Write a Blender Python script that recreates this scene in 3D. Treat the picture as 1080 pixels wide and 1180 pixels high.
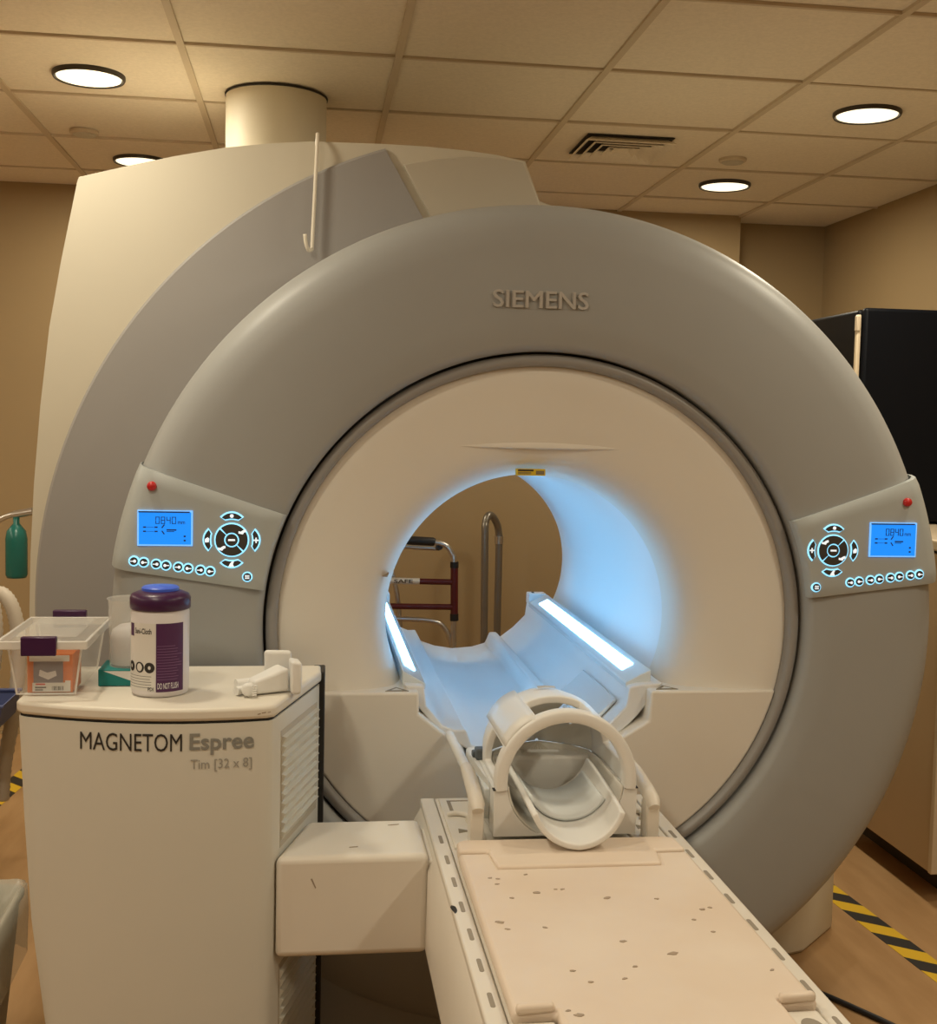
import bpy, bmesh, math, random
from mathutils import Vector, Matrix
random.seed(7)
PI = math.pi
for o in list(bpy.data.objects):
    bpy.data.objects.remove(o, do_unlink=True)
SC = bpy.context.scene
C = SC.collection

# ------------------------------------------------------------------ camera
cam_data = bpy.data.cameras.new('camera')
cam = bpy.data.objects.new('camera', cam_data)
C.objects.link(cam)
cam_data.sensor_fit = 'HORIZONTAL'
cam_data.sensor_width = 36.0
cam_data.lens = 1385.4 / 1080 * 36.0
cam_data.clip_start = 0.05
_r = Vector((0.99128457, -0.12990361, 0.02190794))
_u = Vector((-0.01244798, 0.07319268, 0.99724013))
_f = Vector((0.13114859, 0.98882146, -0.07093773))
m = Matrix((( _r.x, _u.x, -_f.x, -0.5462), (_r.y, _u.y, -_f.y, -2.8039), (_r.z, _u.z, -_f.z, 1.4718), (0, 0, 0, 1)))
cam.matrix_world = m
SC.camera = cam

# ------------------------------------------------------------------ world and exposure
w = bpy.data.worlds.new('world'); SC.world = w; w.use_nodes = True
w.node_tree.nodes['Background'].inputs[0].default_value = (0.02, 0.016, 0.012, 1)
w.node_tree.nodes['Background'].inputs[1].default_value = 0.3
SC.view_settings.view_transform = 'Standard'
SC.view_settings.look = 'None'
SC.view_settings.gamma = 1.0
SC.view_settings.use_curve_mapping = False
SC.view_settings.exposure = 0.0
LAMP_POWER = 10.5
LAMP_COLOR = (1.0, 0.905, 0.695)

# ------------------------------------------------------------------ materials
MATS = {}
def mat(name, col, rough=0.5, metal=0.0, noise=0.0, scale=20.0, bump=0.0, spec=0.5, emit=None, estr=0.0, coat=0.0):
    if name in MATS: return MATS[name]
    mt = bpy.data.materials.new(name); mt.use_nodes = True
    nt = mt.node_tree; b = nt.nodes['Principled BSDF']
    b.inputs['Base Color'].default_value = (*col, 1)
    b.inputs['Roughness'].default_value = rough
    b.inputs['Metallic'].default_value = metal
    b.inputs['Specular IOR Level'].default_value = spec
    b.inputs['Coat Weight'].default_value = coat
    if noise > 0 or bump > 0:
        tc = nt.nodes.new('ShaderNodeTexCoord'); n = nt.nodes.new('ShaderNodeTexNoise')
        n.inputs['Scale'].default_value = scale; n.inputs['Detail'].default_value = 5
        nt.links.new(tc.outputs['Object'], n.inputs['Vector'])
        if noise > 0:
            mr = nt.nodes.new('ShaderNodeMapRange')
            mr.inputs[3].default_value = 1 - noise; mr.inputs[4].default_value = 1 + noise
            mr.inputs[1].default_value = 0.3; mr.inputs[2].default_value = 0.7
            mx = nt.nodes.new('ShaderNodeMix'); mx.data_type = 'RGBA'; mx.blend_type = 'MULTIPLY'
            mx.inputs[0].default_value = 1.0; mx.inputs[6].default_value = (*col, 1)
            nt.links.new(n.outputs['Fac'], mr.inputs[0]); nt.links.new(mr.outputs[0], mx.inputs[7])
            nt.links.new(mx.outputs[2], b.inputs['Base Color'])
        if bump > 0:
            bp = nt.nodes.new('ShaderNodeBump'); bp.inputs['Strength'].default_value = bump
            bp.inputs['Distance'].default_value = 0.002
            nt.links.new(n.outputs['Fac'], bp.inputs['Height']); nt.links.new(bp.outputs[0], b.inputs['Normal'])
    if emit:
        b.inputs['Emission Color'].default_value = (*emit, 1); b.inputs['Emission Strength'].default_value = estr
    MATS[name] = mt
    return mt

def clear_plastic(name, tint, opac):
    mt = bpy.data.materials.new(name); mt.use_nodes = True; nt = mt.node_tree
    b = nt.nodes['Principled BSDF']; out = nt.nodes['Material Output']
    b.inputs['Base Color'].default_value = (*tint, 1); b.inputs['Roughness'].default_value = 0.25
    tr = nt.nodes.new('ShaderNodeBsdfTransparent'); mx = nt.nodes.new('ShaderNodeMixShader')
    mx.inputs[0].default_value = opac
    nt.links.new(tr.outputs[0], mx.inputs[1]); nt.links.new(b.outputs[0], mx.inputs[2])
    nt.links.new(mx.outputs[0], out.inputs['Surface'])
    MATS[name] = mt
    return mt

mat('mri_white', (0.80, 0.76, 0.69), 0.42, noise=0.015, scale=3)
mat('bore_white', (0.84, 0.85, 0.86), 0.35)
mat('ring_grey', (0.345, 0.35, 0.345), 0.48, noise=0.03, scale=2)
mat('crescent_grey', (0.33, 0.315, 0.305), 0.45, noise=0.02, scale=2)
mat('lip_grey', (0.30, 0.29, 0.28), 0.38)
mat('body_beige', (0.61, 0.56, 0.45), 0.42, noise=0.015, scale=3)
mat('insert_beige', (0.51, 0.46, 0.37), 0.5)
mat('gap_dark', (0.02, 0.02, 0.02), 0.7)
mat('panel_grey', (0.42, 0.45, 0.45), 0.40)  # slight blue cast painted in for the light of the glowing buttons
mat('letter_grey', (0.52, 0.50, 0.47), 0.3, metal=0.2)
mat('button_dark', (0.05, 0.045, 0.04), 0.5)
mat('icon_white', (0.9, 0.92, 0.95), 0.5, emit=(0.75, 0.9, 1.0), estr=0.7)
mat('halo', (0.3, 0.6, 0.8), 0.5, emit=(0.26, 0.72, 1.0), estr=1.25)
mat('screen_blue', (0.01, 0.06, 0.2), 0.6, spec=0.15, emit=(0.012, 0.27, 1.0), estr=1.0)
mat('screen_rim', (0.2, 0.5, 0.9), 0.4, emit=(0.16, 0.45, 1.0), estr=0.9)
mat('screen_ink', (0.01, 0.03, 0.12), 0.6)
mat('red_button', (0.55, 0.02, 0.02), 0.35)
mat('strip_light', (1, 1, 1), 0.4, emit=(0.22, 0.60, 1.0), estr=14.0)
mat('strip_clear', (0.75, 0.82, 0.86), 0.2)
mat('cabinet_cream', (0.68, 0.665, 0.60), 0.45, noise=0.012, scale=4)
mat('cabinet_top', (0.74, 0.69, 0.60), 0.45, noise=0.02, scale=6)
mat('ink_black', (0.025, 0.022, 0.02), 0.6)
mat('ink_grey', (0.25, 0.25, 0.23), 0.6)
mat('ink_lightgrey', (0.34, 0.33, 0.30), 0.6)
mat('table_white', (0.76, 0.71, 0.63), 0.42, noise=0.015, scale=5)
mat('slot_dark', (0.30, 0.26, 0.21), 0.7)
mat('coil_white', (0.80, 0.79, 0.76), 0.38)
mat('coil_inner', (0.72, 0.70, 0.64), 0.42)
mat('coil_pad', (0.70, 0.73, 0.73), 0.55)
mat('purple', (0.045, 0.008, 0.055), 0.35)
mat('cap_blue', (0.06, 0.14, 0.75), 0.35)
mat('canister_white', (0.72, 0.69, 0.70), 0.4)
mat('label_white', (0.74, 0.72, 0.68), 0.5)
mat('label_violet', (0.075, 0.018, 0.085), 0.5)
mat('print_violet', (0.20, 0.10, 0.22), 0.6)
mat('print_white', (0.78, 0.76, 0.78), 0.6)
mat('teal', (0.0, 0.20, 0.19), 0.5)
mat('orange', (0.70, 0.16, 0.012), 0.5)
mat('photo_grey', (0.20, 0.18, 0.22), 0.5)
mat('red_print', (0.6, 0.05, 0.04), 0.5)
mat('steel', (0.55, 0.52, 0.48), 0.3, metal=0.9)
mat('steel_dark', (0.26, 0.24, 0.21), 0.35, metal=0.7)
mat('walker_red', (0.10, 0.008, 0.012), 0.35)
mat('black_plastic', (0.012, 0.011, 0.012), 0.5)
mat('black_panel', (0.004, 0.005, 0.008), 0.45, spec=0.12)
mat('wall_tan', (0.36, 0.255, 0.13), 0.75, noise=0.03, scale=1.5, bump=0.05)
mat('tile_white', (0.80, 0.71, 0.58), 0.85, noise=0.05, scale=90, bump=0.12)
mat('grid_beige', (0.60, 0.50, 0.37), 0.6)
mat('duct_cream', (0.72, 0.66, 0.53), 0.55)
mat('trim_dark', (0.06, 0.05, 0.04), 0.4, metal=0.4)
mat('lens', (1, 0.95, 0.85), 0.4, emit=(1.0, 0.88, 0.62), estr=1.5)
mat('vent_dark', (0.03, 0.025, 0.02), 0.8)
mat('tape_yellow', (0.72, 0.46, 0.02), 0.5)
mat('tape_black', (0.02, 0.02, 0.02), 0.5)
mat('counter_beige', (0.56, 0.42, 0.26), 0.5, noise=0.02, scale=4)
mat('counter_top', (0.66, 0.55, 0.40), 0.4)
mat('hose_white', (0.62, 0.55, 0.46), 0.55)
mat('bottle_green', (0.015, 0.15, 0.13), 0.25)
mat('bin_grey', (0.33, 0.31, 0.25), 0.6)
mat('basin_blue', (0.07, 0.09, 0.22), 0.5)
mat('hook_white', (0.82, 0.76, 0.64), 0.4)
mat('warn_yellow', (0.75, 0.55, 0.03), 0.5)
mat('warn_brown', (0.24, 0.19, 0.11), 0.5)
mat('seam', (0.34, 0.27, 0.20), 0.8)
mat('knob_grey', (0.10, 0.115, 0.125), 0.5)
clear_plastic('box_clear', (0.85, 0.82, 0.76), 0.18)
clear_plastic('rim_clear', (0.88, 0.85, 0.80), 0.62)
clear_plastic('cup_clear', (0.75, 0.73, 0.68), 0.30)
clear_plastic('liner_clear', (0.75, 0.72, 0.62), 0.42)

def floor_material():
    mt = bpy.data.materials.new('floor_vinyl'); mt.use_nodes = True; nt = mt.node_tree; b = nt.nodes['Principled BSDF']
    tc = nt.nodes.new('ShaderNodeTexCoord'); n = nt.nodes.new('ShaderNodeTexNoise')
    mp = nt.nodes.new('ShaderNodeMapping'); mp.inputs['Scale'].default_value = (9, 1.6, 1)
    nt.links.new(tc.outputs['Object'], mp.inputs[0]); nt.links.new(mp.outputs[0], n.inputs['Vector'])
    n.inputs['Scale'].default_value = 2.2; n.inputs['Detail'].default_value = 6
    cr = nt.nodes.new('ShaderNodeValToRGB')
    cr.color_ramp.elements[0].position = 0.3; cr.color_ramp.elements[0].color = (0.37, 0.215, 0.095, 1)
    cr.color_ramp.elements[1].position = 0.75; cr.color_ramp.elements[1].color = (0.46, 0.280, 0.135, 1)
    nt.links.new(n.outputs['Fac'], cr.inputs[0]); nt.links.new(cr.outputs[0], b.inputs['Base Color'])
    b.inputs['Roughness'].default_value = 0.38
    MATS['floor_vinyl'] = mt
floor_material()

def pad_material():
    # cream vinyl pad with worn-through flecks
    mt = bpy.data.materials.new('pad_vinyl'); mt.use_nodes = True; nt = mt.node_tree; b = nt.nodes['Principled BSDF']
    tc = nt.nodes.new('ShaderNodeTexCoord')
    n0 = nt.nodes.new('ShaderNodeTexNoise'); n0.inputs['Scale'].default_value = 5; n0.inputs['Detail'].default_value = 3
    nt.links.new(tc.outputs['Object'], n0.inputs['Vector'])
    base = nt.nodes.new('ShaderNodeValToRGB')
    base.color_ramp.elements[0].position = 0.35; base.color_ramp.elements[0].color = (0.76, 0.63, 0.51, 1)
    base.color_ramp.elements[1].position = 0.7; base.color_ramp.elements[1].color = (0.80, 0.69, 0.58, 1)
    nt.links.new(n0.outputs['Fac'], base.inputs[0])
    nt.links.new(base.outputs[0], b.inputs['Base Color'])
    b.inputs['Roughness'].default_value = 0.42
    bp = nt.nodes.new('ShaderNodeBump'); bp.inputs['Strength'].default_value = 0.25; bp.inputs['Distance'].default_value = 0.01
    nt.links.new(n0.outputs['Fac'], bp.inputs['Height']); nt.links.new(bp.outputs[0], b.inputs['Normal'])
    MATS['pad_vinyl'] = mt
pad_material()
mat('fleck', (0.40, 0.31, 0.23), 0.7)

# ------------------------------------------------------------------ helpers
ROOTLOC = {}
def rootloc(o):
    return ROOTLOC.get(o.name, Vector((0, 0, 0))) if o else Vector((0, 0, 0))

def tag(o, label, cat, group=None, kind=None):
    if label: o['label'] = label
    if cat: o['category'] = cat
    if group: o['group'] = group
    if kind: o['kind'] = kind
    return o

def thing(name, label, cat, loc, group=None):
    o = bpy.data.objects.new(name, None); C.objects.link(o)
    o.location = loc; o.empty_display_size = 0.05
    ROOTLOC[o.name] = Vector(loc)
    return tag(o, label, cat, group)

def obj(name, V, F, material, parent=None, smooth=False, bevel=0.0, segs=2, solid=0.0, origin=None, sub=0):
    """world-space verts -> one linked mesh object under parent"""
    L0 = rootloc(parent)
    O = Vector(origin) if origin is not None else None
    off = O if O is not None else L0
    me = bpy.data.meshes.new(name)
    me.from_pydata([tuple(Vector(v) - off) for v in V], [], F)
    me.validate(); me.update()
    bm = bmesh.new(); bm.from_mesh(me); bmesh.ops.recalc_face_normals(bm, faces=bm.faces); bm.to_mesh(me); bm.free()
    if smooth:
        for pl in me.polygons: pl.use_smooth = True
    me.materials.append(MATS[material])
    o = bpy.data.objects.new(name, me); C.objects.link(o)
    if parent:
        o.parent = parent
        if O is not None: o.location = O - L0
    elif O is not None: o.location = O
    ROOTLOC[o.name] = off if parent is None or O is not None else L0
    if solid:
        s = o.modifiers.new('solid', 'SOLIDIFY'); s.thickness = solid; s.offset = 0
    if bevel:
        b = o.modifiers.new('bevel', 'BEVEL'); b.width = bevel; b.segments = segs; b.limit_method = 'ANGLE'; b.angle_limit = math.radians(38)
        b.harden_normals = False
        if smooth is False and segs > 1:
            for pl in me.polygons: pl.use_smooth = True
            try: me.set_sharp_from_angle(angle=math.radians(60))
            except Exception: pass
    if sub:
        s = o.modifiers.new('sub', 'SUBSURF'); s.levels = sub; s.render_levels = sub
    return o

def box_vf(x0, x1, y0, y1, z0, z1):
    V = [(x0, y0, z0), (x1, y0, z0), (x1, y1, z0), (x0, y1, z0), (x0, y0, z1), (x1, y0, z1), (x1, y1, z1), (x0, y1, z1)]
    F = [(0, 3, 2, 1), (4, 5, 6, 7), (0, 1, 5, 4), (1, 2, 6, 5), (2, 3, 7, 6), (3, 0, 4, 7)]
    return V, F
def box(name, x0, x1, y0, y1, z0, z1, material, parent=None, bevel=0.0, **k):
    V, F = box_vf(x0, x1, y0, y1, z0, z1)
    return obj(name, V, F, material, parent, bevel=bevel, **k)

def prism_vf(poly, axis, a, b):
    """poly: 2D list; axis 'y': (x,z) poly between y=a,b ; axis 'z': (x,y) between z=a,b ; 'x': (y,z)"""
    def mk(p, t):
        return (p[0], t, p[1]) if axis == 'y' else ((p[0], p[1], t) if axis == 'z' else (t, p[0], p[1]))
    n = len(poly)
    V = [mk(p, a) for p in poly] + [mk(p, b) for p in poly]
    F = [tuple(range(n)), tuple(range(2 * n - 1, n - 1, -1))]
    for i in range(n):
        j = (i + 1) % n
        F.append((i, j, n + j, n + i))
    return V, F
def prism(name, poly, axis, a, b, material, parent=None, bevel=0.0, **k):
    V, F = prism_vf(poly, axis, a, b)
    return obj(name, V, F, material, parent, bevel=bevel, **k)

def tube_vf(path, r, seg=12, cap=True):
    P = [Vector(p) for p in path]; n = len(P)
    rad = r if isinstance(r, (list, tuple)) else [r] * n
    T = []
    for i in range(n):
        t = (P[min(i + 1, n - 1)] - P[max(i - 1, 0)]).normalized(); T.append(t)
    up = Vector((0, 0, 1)) if abs(T[0].z) < 0.9 else Vector((1, 0, 0))
    N = T[0].cross(up).normalized(); V = []; F = []
    for i in range(n):
        N = (N - T[i] * N.dot(T[i])).normalized(); B = T[i].cross(N)
        for k in range(seg):
            a = 2 * PI * k / seg
            V.append(P[i] + (N * math.cos(a) + B * math.sin(a)) * rad[i])
    for i in range(n - 1):
        for k in range(seg):
            k2 = (k + 1) % seg
            F.append((i * seg + k, i * seg + k2, (i + 1) * seg + k2, (i + 1) * seg + k))
    if cap:
        F.append(tuple(range(seg))); F.append(tuple(range((n - 1) * seg, n * seg)))
    return V, F
def tube(name, path, r, material, parent=None, seg=12, **k):
    V, F = tube_vf(path, r, seg)
    o = obj(name, V, F, material, parent, smooth=True, **k)
    try: o.data.set_sharp_from_angle(angle=math.radians(50))
    except Exception: pass
    return o
def arc_path(c, r, a0, a1, n, plane='xz', off=0.0):
    out = []
    for i in range(n + 1):
        a = a0 + (a1 - a0) * i / n
        x, y = c[0] + r * math.cos(a), c[1] + r * math.sin(a)
        out.append((x, off, y) if plane == 'xz' else ((x, y, off) if plane == 'xy' else (off, x, y)))
    return out
def smooth_path(pts, n=8):
    """Catmull-Rom through the points"""
    P = [Vector(p) for p in pts]; P = [2 * P[0] - P[1]] + P + [2 * P[-1] - P[-2]]; out = []
    for i in range(1, len(P) - 2):
        for k in range(n):
            t = k / n
            out.append(0.5 * ((2 * P[i]) + (-P[i-1] + P[i+1]) * t + (2*P[i-1] - 5*P[i] + 4*P[i+1] - P[i+2]) * t*t + (-P[i-1] + 3*P[i] - 3*P[i+1] + P[i+2]) * t**3))
    out.append(P[-2]); return out

def lathe_vf(prof, c, axis='z', seg=40, a0=0.0, a1=2 * PI, close_ends=True):
    """prof: (r, h). axis 'z': upright around c; axis 'y': around a line along y through (c.x, *, c.z), h = world y"""
    full = abs(a1 - a0 - 2 * PI) < 1e-6
    n = seg if full else seg + 1
    V = []; F = []
    for (r, h) in prof:
        for k in range(n):
            a = a0 + (a1 - a0) * k / seg
            if axis == 'z': V.append((c[0] + r * math.cos(a), c[1] + r * math.sin(a), c[2] + h))
            else: V.append((c[0] + r * math.cos(a), h, c[2] + r * math.sin(a)))
    for i in range(len(prof) - 1):
        for k in range(seg):
            k2 = (k + 1) % n
            F.append((i * n + k, i * n + k2, (i + 1) * n + k2, (i + 1) * n + k))
    if close_ends and full:
        if prof[0][0] > 1e-6: F.append(tuple(range(n)))
        if prof[-1][0] > 1e-6: F.append(tuple(range((len(prof) - 1) * n, len(prof) * n)))
    return V, F
def lathe(name, prof, c, material, parent=None, axis='z', seg=40, a0=0.0, a1=2 * PI, close=True, sharp=50, **k):
    V, F = lathe_vf(prof, c, axis, seg, a0, a1, close)
    o = obj(name, V, F, material, parent, smooth=True, **k)
    try: o.data.set_sharp_from_angle(angle=math.radians(sharp))
    except Exception: pass
    return o
def disc_y(name, x, z, r, y0, y1, material, parent, seg=24):
    """round button facing the viewer"""
    poly = [(x + r * math.cos(2 * PI * k / seg), z + r * math.sin(2 * PI * k / seg)) for k in range(seg)]
    return prism(name, poly, 'y', y0, y1, material, parent)

def text_flat(body, bold=0.0):
    cu = bpy.data.curves.new('lettering', 'FONT'); cu.body = body; cu.size = 1.0; cu.offset = bold; cu.resolution_u = 3
    o = bpy.data.objects.new('lettering_tmp', cu); C.objects.link(o)
    dg = bpy.context.evaluated_depsgraph_get(); dg.update()
    me = bpy.data.meshes.new_from_object(o.evaluated_get(dg))
    V = [(v.co.x, v.co.y) for v in me.vertices]; F = [tuple(p.vertices) for p in me.polygons]
    bpy.data.objects.remove(o, do_unlink=True); bpy.data.curves.remove(cu); bpy.data.meshes.remove(me)
    x0 = min(v[0] for v in V); x1 = max(v[0] for v in V); y0 = min(v[1] for v in V); y1 = max(v[1] for v in V)
    V = [((v[0] - x0) / (x1 - x0), (v[1] - y0) / (y1 - y0)) for v in V]
    return V, F
def lettering(name, body, fn, material, parent, bold=0.0, depth=0.0, dn=(0, -1, 0), spread=0.0):
    """fn(u,v) in 0..1 -> world point on the surface; depth raises the letters along dn"""
    V2, F = text_flat(body, bold)
    if spread:
        n1 = len(V2); F1 = list(F); base = list(V2); V2 = []; F = []
        for k, (du, dv_) in enumerate(((-spread, 0), (spread, 0), (0, spread * 2), (0, -spread * 2))):
            V2 += [(u + du, v + dv_) for u, v in base]; F += [tuple(i + n1 * k for i in f) for f in F1]
    W = [Vector(fn(u, v)) for (u, v) in V2]
    if spread: W = [p + Vector(dn) * (.0004 * (i // n1)) for i, p in enumerate(W)]
    if depth == 0: return obj(name, W, F, material, parent)
    D = Vector(dn) * depth; n = len(W)
    V = [p + D for p in W] + W
    edges = {}
    for f in F:
        for i in range(len(f)):
            e = (f[i], f[(i + 1) % len(f)]); k = tuple(sorted(e))
            edges[k] = None if k in edges else e
    FF = list(F)
    for e in edges.values():
        if e: FF.append((e[1], e[0], e[0] + n, e[1] + n))
    return obj(name, V, FF, material, parent)

def star_vf(outline, rin, y0, y1, cz, n=180):
    """block with a round hole: outline given as (x, z-cz) points going around, star-shaped about the axis"""
    pts = sorted([(math.atan2(p[1], p[0]) % (2 * PI), p) for p in outline])
    def R(a):
        for i in range(len(pts)):
            A0, p0 = pts[i - 1]; A1, p1 = pts[i]
            lo, hi = A0, A1
            if i == 0: lo -= 2 * PI
            aa = a if a <= hi + 1e-9 or i > 0 else a - 2 * PI
            if i == 0 and a > pts[-1][0]: aa = a - 2 * PI
            if lo - 1e-9 <= aa <= hi + 1e-9:
                d = (math.cos(a), math.sin(a)); e = (p1[0] - p0[0], p1[1] - p0[1])
                den = d[0] * e[1] - d[1] * e[0]
                if abs(den) < 1e-9: return math.hypot(*p1)
                return (p0[0] * e[1] - p0[1] * e[0]) / den
        return 1.0
    A = sorted(set([2 * PI * k / n for k in range(n)] + [a for a, _ in pts]))
    V = []; F = []
    for a in A:
        r = R(a); c, s = math.cos(a), math.sin(a)
        V += [(rin * c, y0, cz + rin * s), (r * c, y0, cz + r * s), (r * c, y1, cz + r * s), (rin * c, y1, cz + rin * s)]
    N = len(A)
    for i in range(N):
        j = (i + 1) % N
        for k in range(4):
            k2 = (k + 1) % 4
            F.append((4 * i + k, 4 * i + k2, 4 * j + k2, 4 * j + k))
    return V, F

# ------------------------------------------------------------------ the room
CEIL = 2.52
XL, XR, YB, YF = -4.3, 2.04, 2.92, -4.3
tag(box('floor', XL - .1, XR + .1, YF - .1, 3.4, -0.08, 0.0, 'floor_vinyl'), None, None, kind='structure')
tag(box('wall_back', XL, 1.52, YB, YB + .1, 0, CEIL + .1, 'wall_tan'), None, None, kind='structure')
tag(box('wall_recess', 1.52, XR, YB + .20, YB + .30, 0, CEIL + .1, 'wall_tan'), None, None, kind='structure')
tag(box('wall_return', 1.42, 1.52, YB + .1, YB + .30, 0, CEIL + .1, 'wall_tan'), None, None, kind='structure')
tag(box('wall_right', XR, XR + .1, YF, YB + .30, 0, CEIL + .1, 'wall_tan'), None, None, kind='structure')
tag(box('wall_left', XL - .1, XL, YF, YB + .1, 0, CEIL + .1, 'wall_tan'), None, None, kind='structure')
tag(box('wall_front', XL, XR, YF - .1, YF, 0, CEIL + .1, 'wall_tan'), None, None, kind='structure')
ceiling = box('ceiling', XL, XR, YF, YB + .30, CEIL + .03, CEIL + .1, 'grid_beige'); tag(ceiling, None, None, kind='structure')
GX, GY, T = -0.92, 0.111, 0.61
tile_mesh = None
i0, i1 = math.floor((XL - GX) / T), math.ceil((XR - GX) / T)
j0, j1 = math.floor((YF - GY) / T), math.ceil((YB + .3 - GY) / T)
for i in range(i0, i1):
    for j in range(j0, j1):
        x0, x1 = GX + T * i + .008, GX + T * (i + 1) - .008
        y0, y1 = GY + T * j + .008, GY + T * (j + 1) - .008
        cut = (x0 < XL or x1 > XR or y1 > YB - .02 or y0 < YF)
        x0, x1, y0, y1 = max(x0, XL + .004), min(x1, XR - .004), max(y0, YF + .004), min(y1, (YB if x1 < 1.5 else YB + .2) - .004)
        if x1 - x0 < .03 or y1 - y0 < .03: continue
        cx, cy = (x0 + x1) / 2, (y0 + y1) / 2
        if cut or tile_mesh is None:
            o = box('ceiling_tile', x0, x1, y0, y1, CEIL + .004, CEIL + .022, 'tile_white', ceiling, origin=(cx, cy, CEIL + .01))
            if not cut: tile_mesh = o.data
        else:
            o = bpy.data.objects.new('ceiling_tile', tile_mesh); C.objects.link(o); o.parent = ceiling
            o.location = (cx, cy, CEIL + .01 + random.uniform(-.002, .002))
        o.rotation_euler = (random.uniform(-.003, .003), random.uniform(-.003, .003), 0)
for i in range(i0, i1 + 1):
    x = GX + T * i
    if XL + .02 < x < XR - .02:
        box('grid_bar', x - .0105, x + .0105, YF, (YB if x < 1.5 else YB + .2), CEIL - .003, CEIL + .03, 'grid_beige', ceiling)
for j in range(j0, j1 + 1):
    y = GY + T * j
    if YF + .02 < y < YB - .02:
        box('grid_bar', XL, XR, y - .006, y + .006, CEIL - .002, CEIL + .03, 'grid_beige', ceiling)

# recessed round lamps, four in view, the rest of the same grid behind the viewer and to the left
def lamp(x, y, label):
    t = thing('ceiling_light', label, 'light', (x, y, CEIL), 'round ceiling lights')
    lathe('trim_ring', [(.098, .002), (.101, -.009), (.106, -.010), (.109, -.004), (.109, .006)], (x, y, CEIL), 'trim_dark', t, seg=40, close=False)
    lathe('lens', [(0.0, -.007), (.096, -.007), (.098, .0)], (x, y, CEIL), 'lens', t, seg=36, close=False)
    ld = bpy.data.lights.new('lamp_light', 'AREA'); ld.shape = 'DISK'; ld.size = 0.19; ld.energy = LAMP_POWER; ld.color = LAMP_COLOR
    lo = bpy.data.objects.new('lamp_light', ld); C.objects.link(lo); lo.parent = t; lo.location = (0, 0, -.016)
lamp(-1.235, 1.10, 'round recessed ceiling light at upper left, the larger one left of the duct')
lamp(-1.245, 2.31, 'round recessed ceiling light just above the scanner body left of the duct')
lamp(1.246, 1.01, 'round recessed ceiling light nearest the right edge, largest on that side')
lamp(1.19, 2.22, 'smaller round recessed ceiling light over the far right corner')
for x, sx in ((-3.66, 'far left'), (-1.24, 'left'), (1.22, 'right')):
    for y, sy in ((-.13, 'above the front of the scanner'), (-1.35, 'above the foot of the patient table'), (-2.57, 'above the viewer')):
        lamp(x, y, 'round recessed ceiling light %s, %s row' % (sy, sx))
lamp(-3.66, 1.1, 'round recessed ceiling light far left of the duct')
lamp(-3.66, 2.3, 'round recessed ceiling light in the far left back corner')

# air diffuser
t = thing('air_vent', 'square ceiling air diffuser with dark nested louvers', 'vent', (.58, 1.63, CEIL))
box('backing', .42, .74, 1.47, 1.79, CEIL - .001, CEIL + .002, 'vent_dark', t)
for k, s in enumerate((.165, .130, .095, .060)):
    V = []; F = []
    for (d, z) in ((s, -.022), (s - .024, -.004)):
        V += [(.58 - d, 1.63 - d, CEIL + z), (.58 + d, 1.63 - d, CEIL + z), (.58 + d, 1.63 + d, CEIL + z), (.58 - d, 1.63 + d, CEIL + z)]
    for q in range(4): F.append((q, (q + 1) % 4, 4 + (q + 1) % 4, 4 + q))
    obj('louver', V, F, 'tile_white', t, solid=.003)
box('center_plate', .55, .61, 1.60, 1.66, CEIL - .018, CEIL - .014, 'tile_white', t)
for (x, y, lb) in ((-1.384, 1.85, 'small round ceiling sprinkler cover between the two left lights'), (1.056, 1.75, 'small round ceiling sprinkler cover between the two right lights')):
    t = thing('sprinkler_cover', lb, 'ceiling fitting', (x, y, CEIL), 'round sprinkler covers')
    lathe('rim', [(.052, .004), (.052, -.006), (.046, -.010), (.042, -.010)], (x, y, CEIL), 'grid_beige', t, close=False)
    lathe('plate', [(0, -.016), (.036, -.015), (.041, -.012), (.042, -.004)], (x, y, CEIL), 'insert_beige', t, close=False)

# ------------------------------------------------------------------ the scanner
CZ = 1.0
mri = thing('mri_scanner', 'large grey and cream MRI scanner with glowing blue bore', 'MRI scanner', (0, .7, 0))
RING = [(.650, .06), (.650, -.035), (.656, -.050), (.668, -.058), (.72, -.063), (.80, -.065), (.89, -.064), (.930, -.060), (.956, -.050), (.976, -.032), (.990, -.004), (.998, .040), (1.0, .09), (1.0, .18), (.996, .31)]
def ring_arc(name, a0, a1, mt):
    n = int((a1 - a0) / math.radians(1.5))
    o = lathe(name, RING, (0, 0, CZ), mt, mri, axis='y', seg=n, a0=a0, a1=a1, sharp=60, close=False)
    return o
ring_arc('ring_cover', math.radians(10), math.radians(170), 'ring_grey')
o = ring_arc('lower_ring_cover', math.radians(170), math.radians(370), 'ring_grey')
lathe('gap_ring', [(.6435, .05), (.6435, .002), (.6515, .002), (.6515, .05)], (0, 0, CZ), 'gap_dark', mri, axis='y', seg=160, close=False)
lathe('bore_lip', [(.644, .05), (.644, -.018), (.640, -.026), (.630, -.030), (.622, -.026), (.617, -.014), (.615, .03)], (0, 0, CZ), 'lip_grey', mri, axis='y', seg=160, close=False)
FUN = [(.616, .0), (.60, -.004), (.56, .004), (.50, .016), (.44, .032), (.41, .045), (.388, .062), (.372, .084), (.362, .110), (.357, .140), (.3555, .17)]
lathe('bore_funnel', FUN, (0, 0, CZ), 'mri_white', mri, axis='y', seg=160, close=False)
lathe('bore_tube', [(.3555, .17), (.352, .25), (.350, .8), (.352, 1.38), (.362, 1.44), (.39, 1.49), (.43, 1.51)], (0, 0, CZ), 'bore_white', mri, axis='y', seg=120, close=False)
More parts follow.
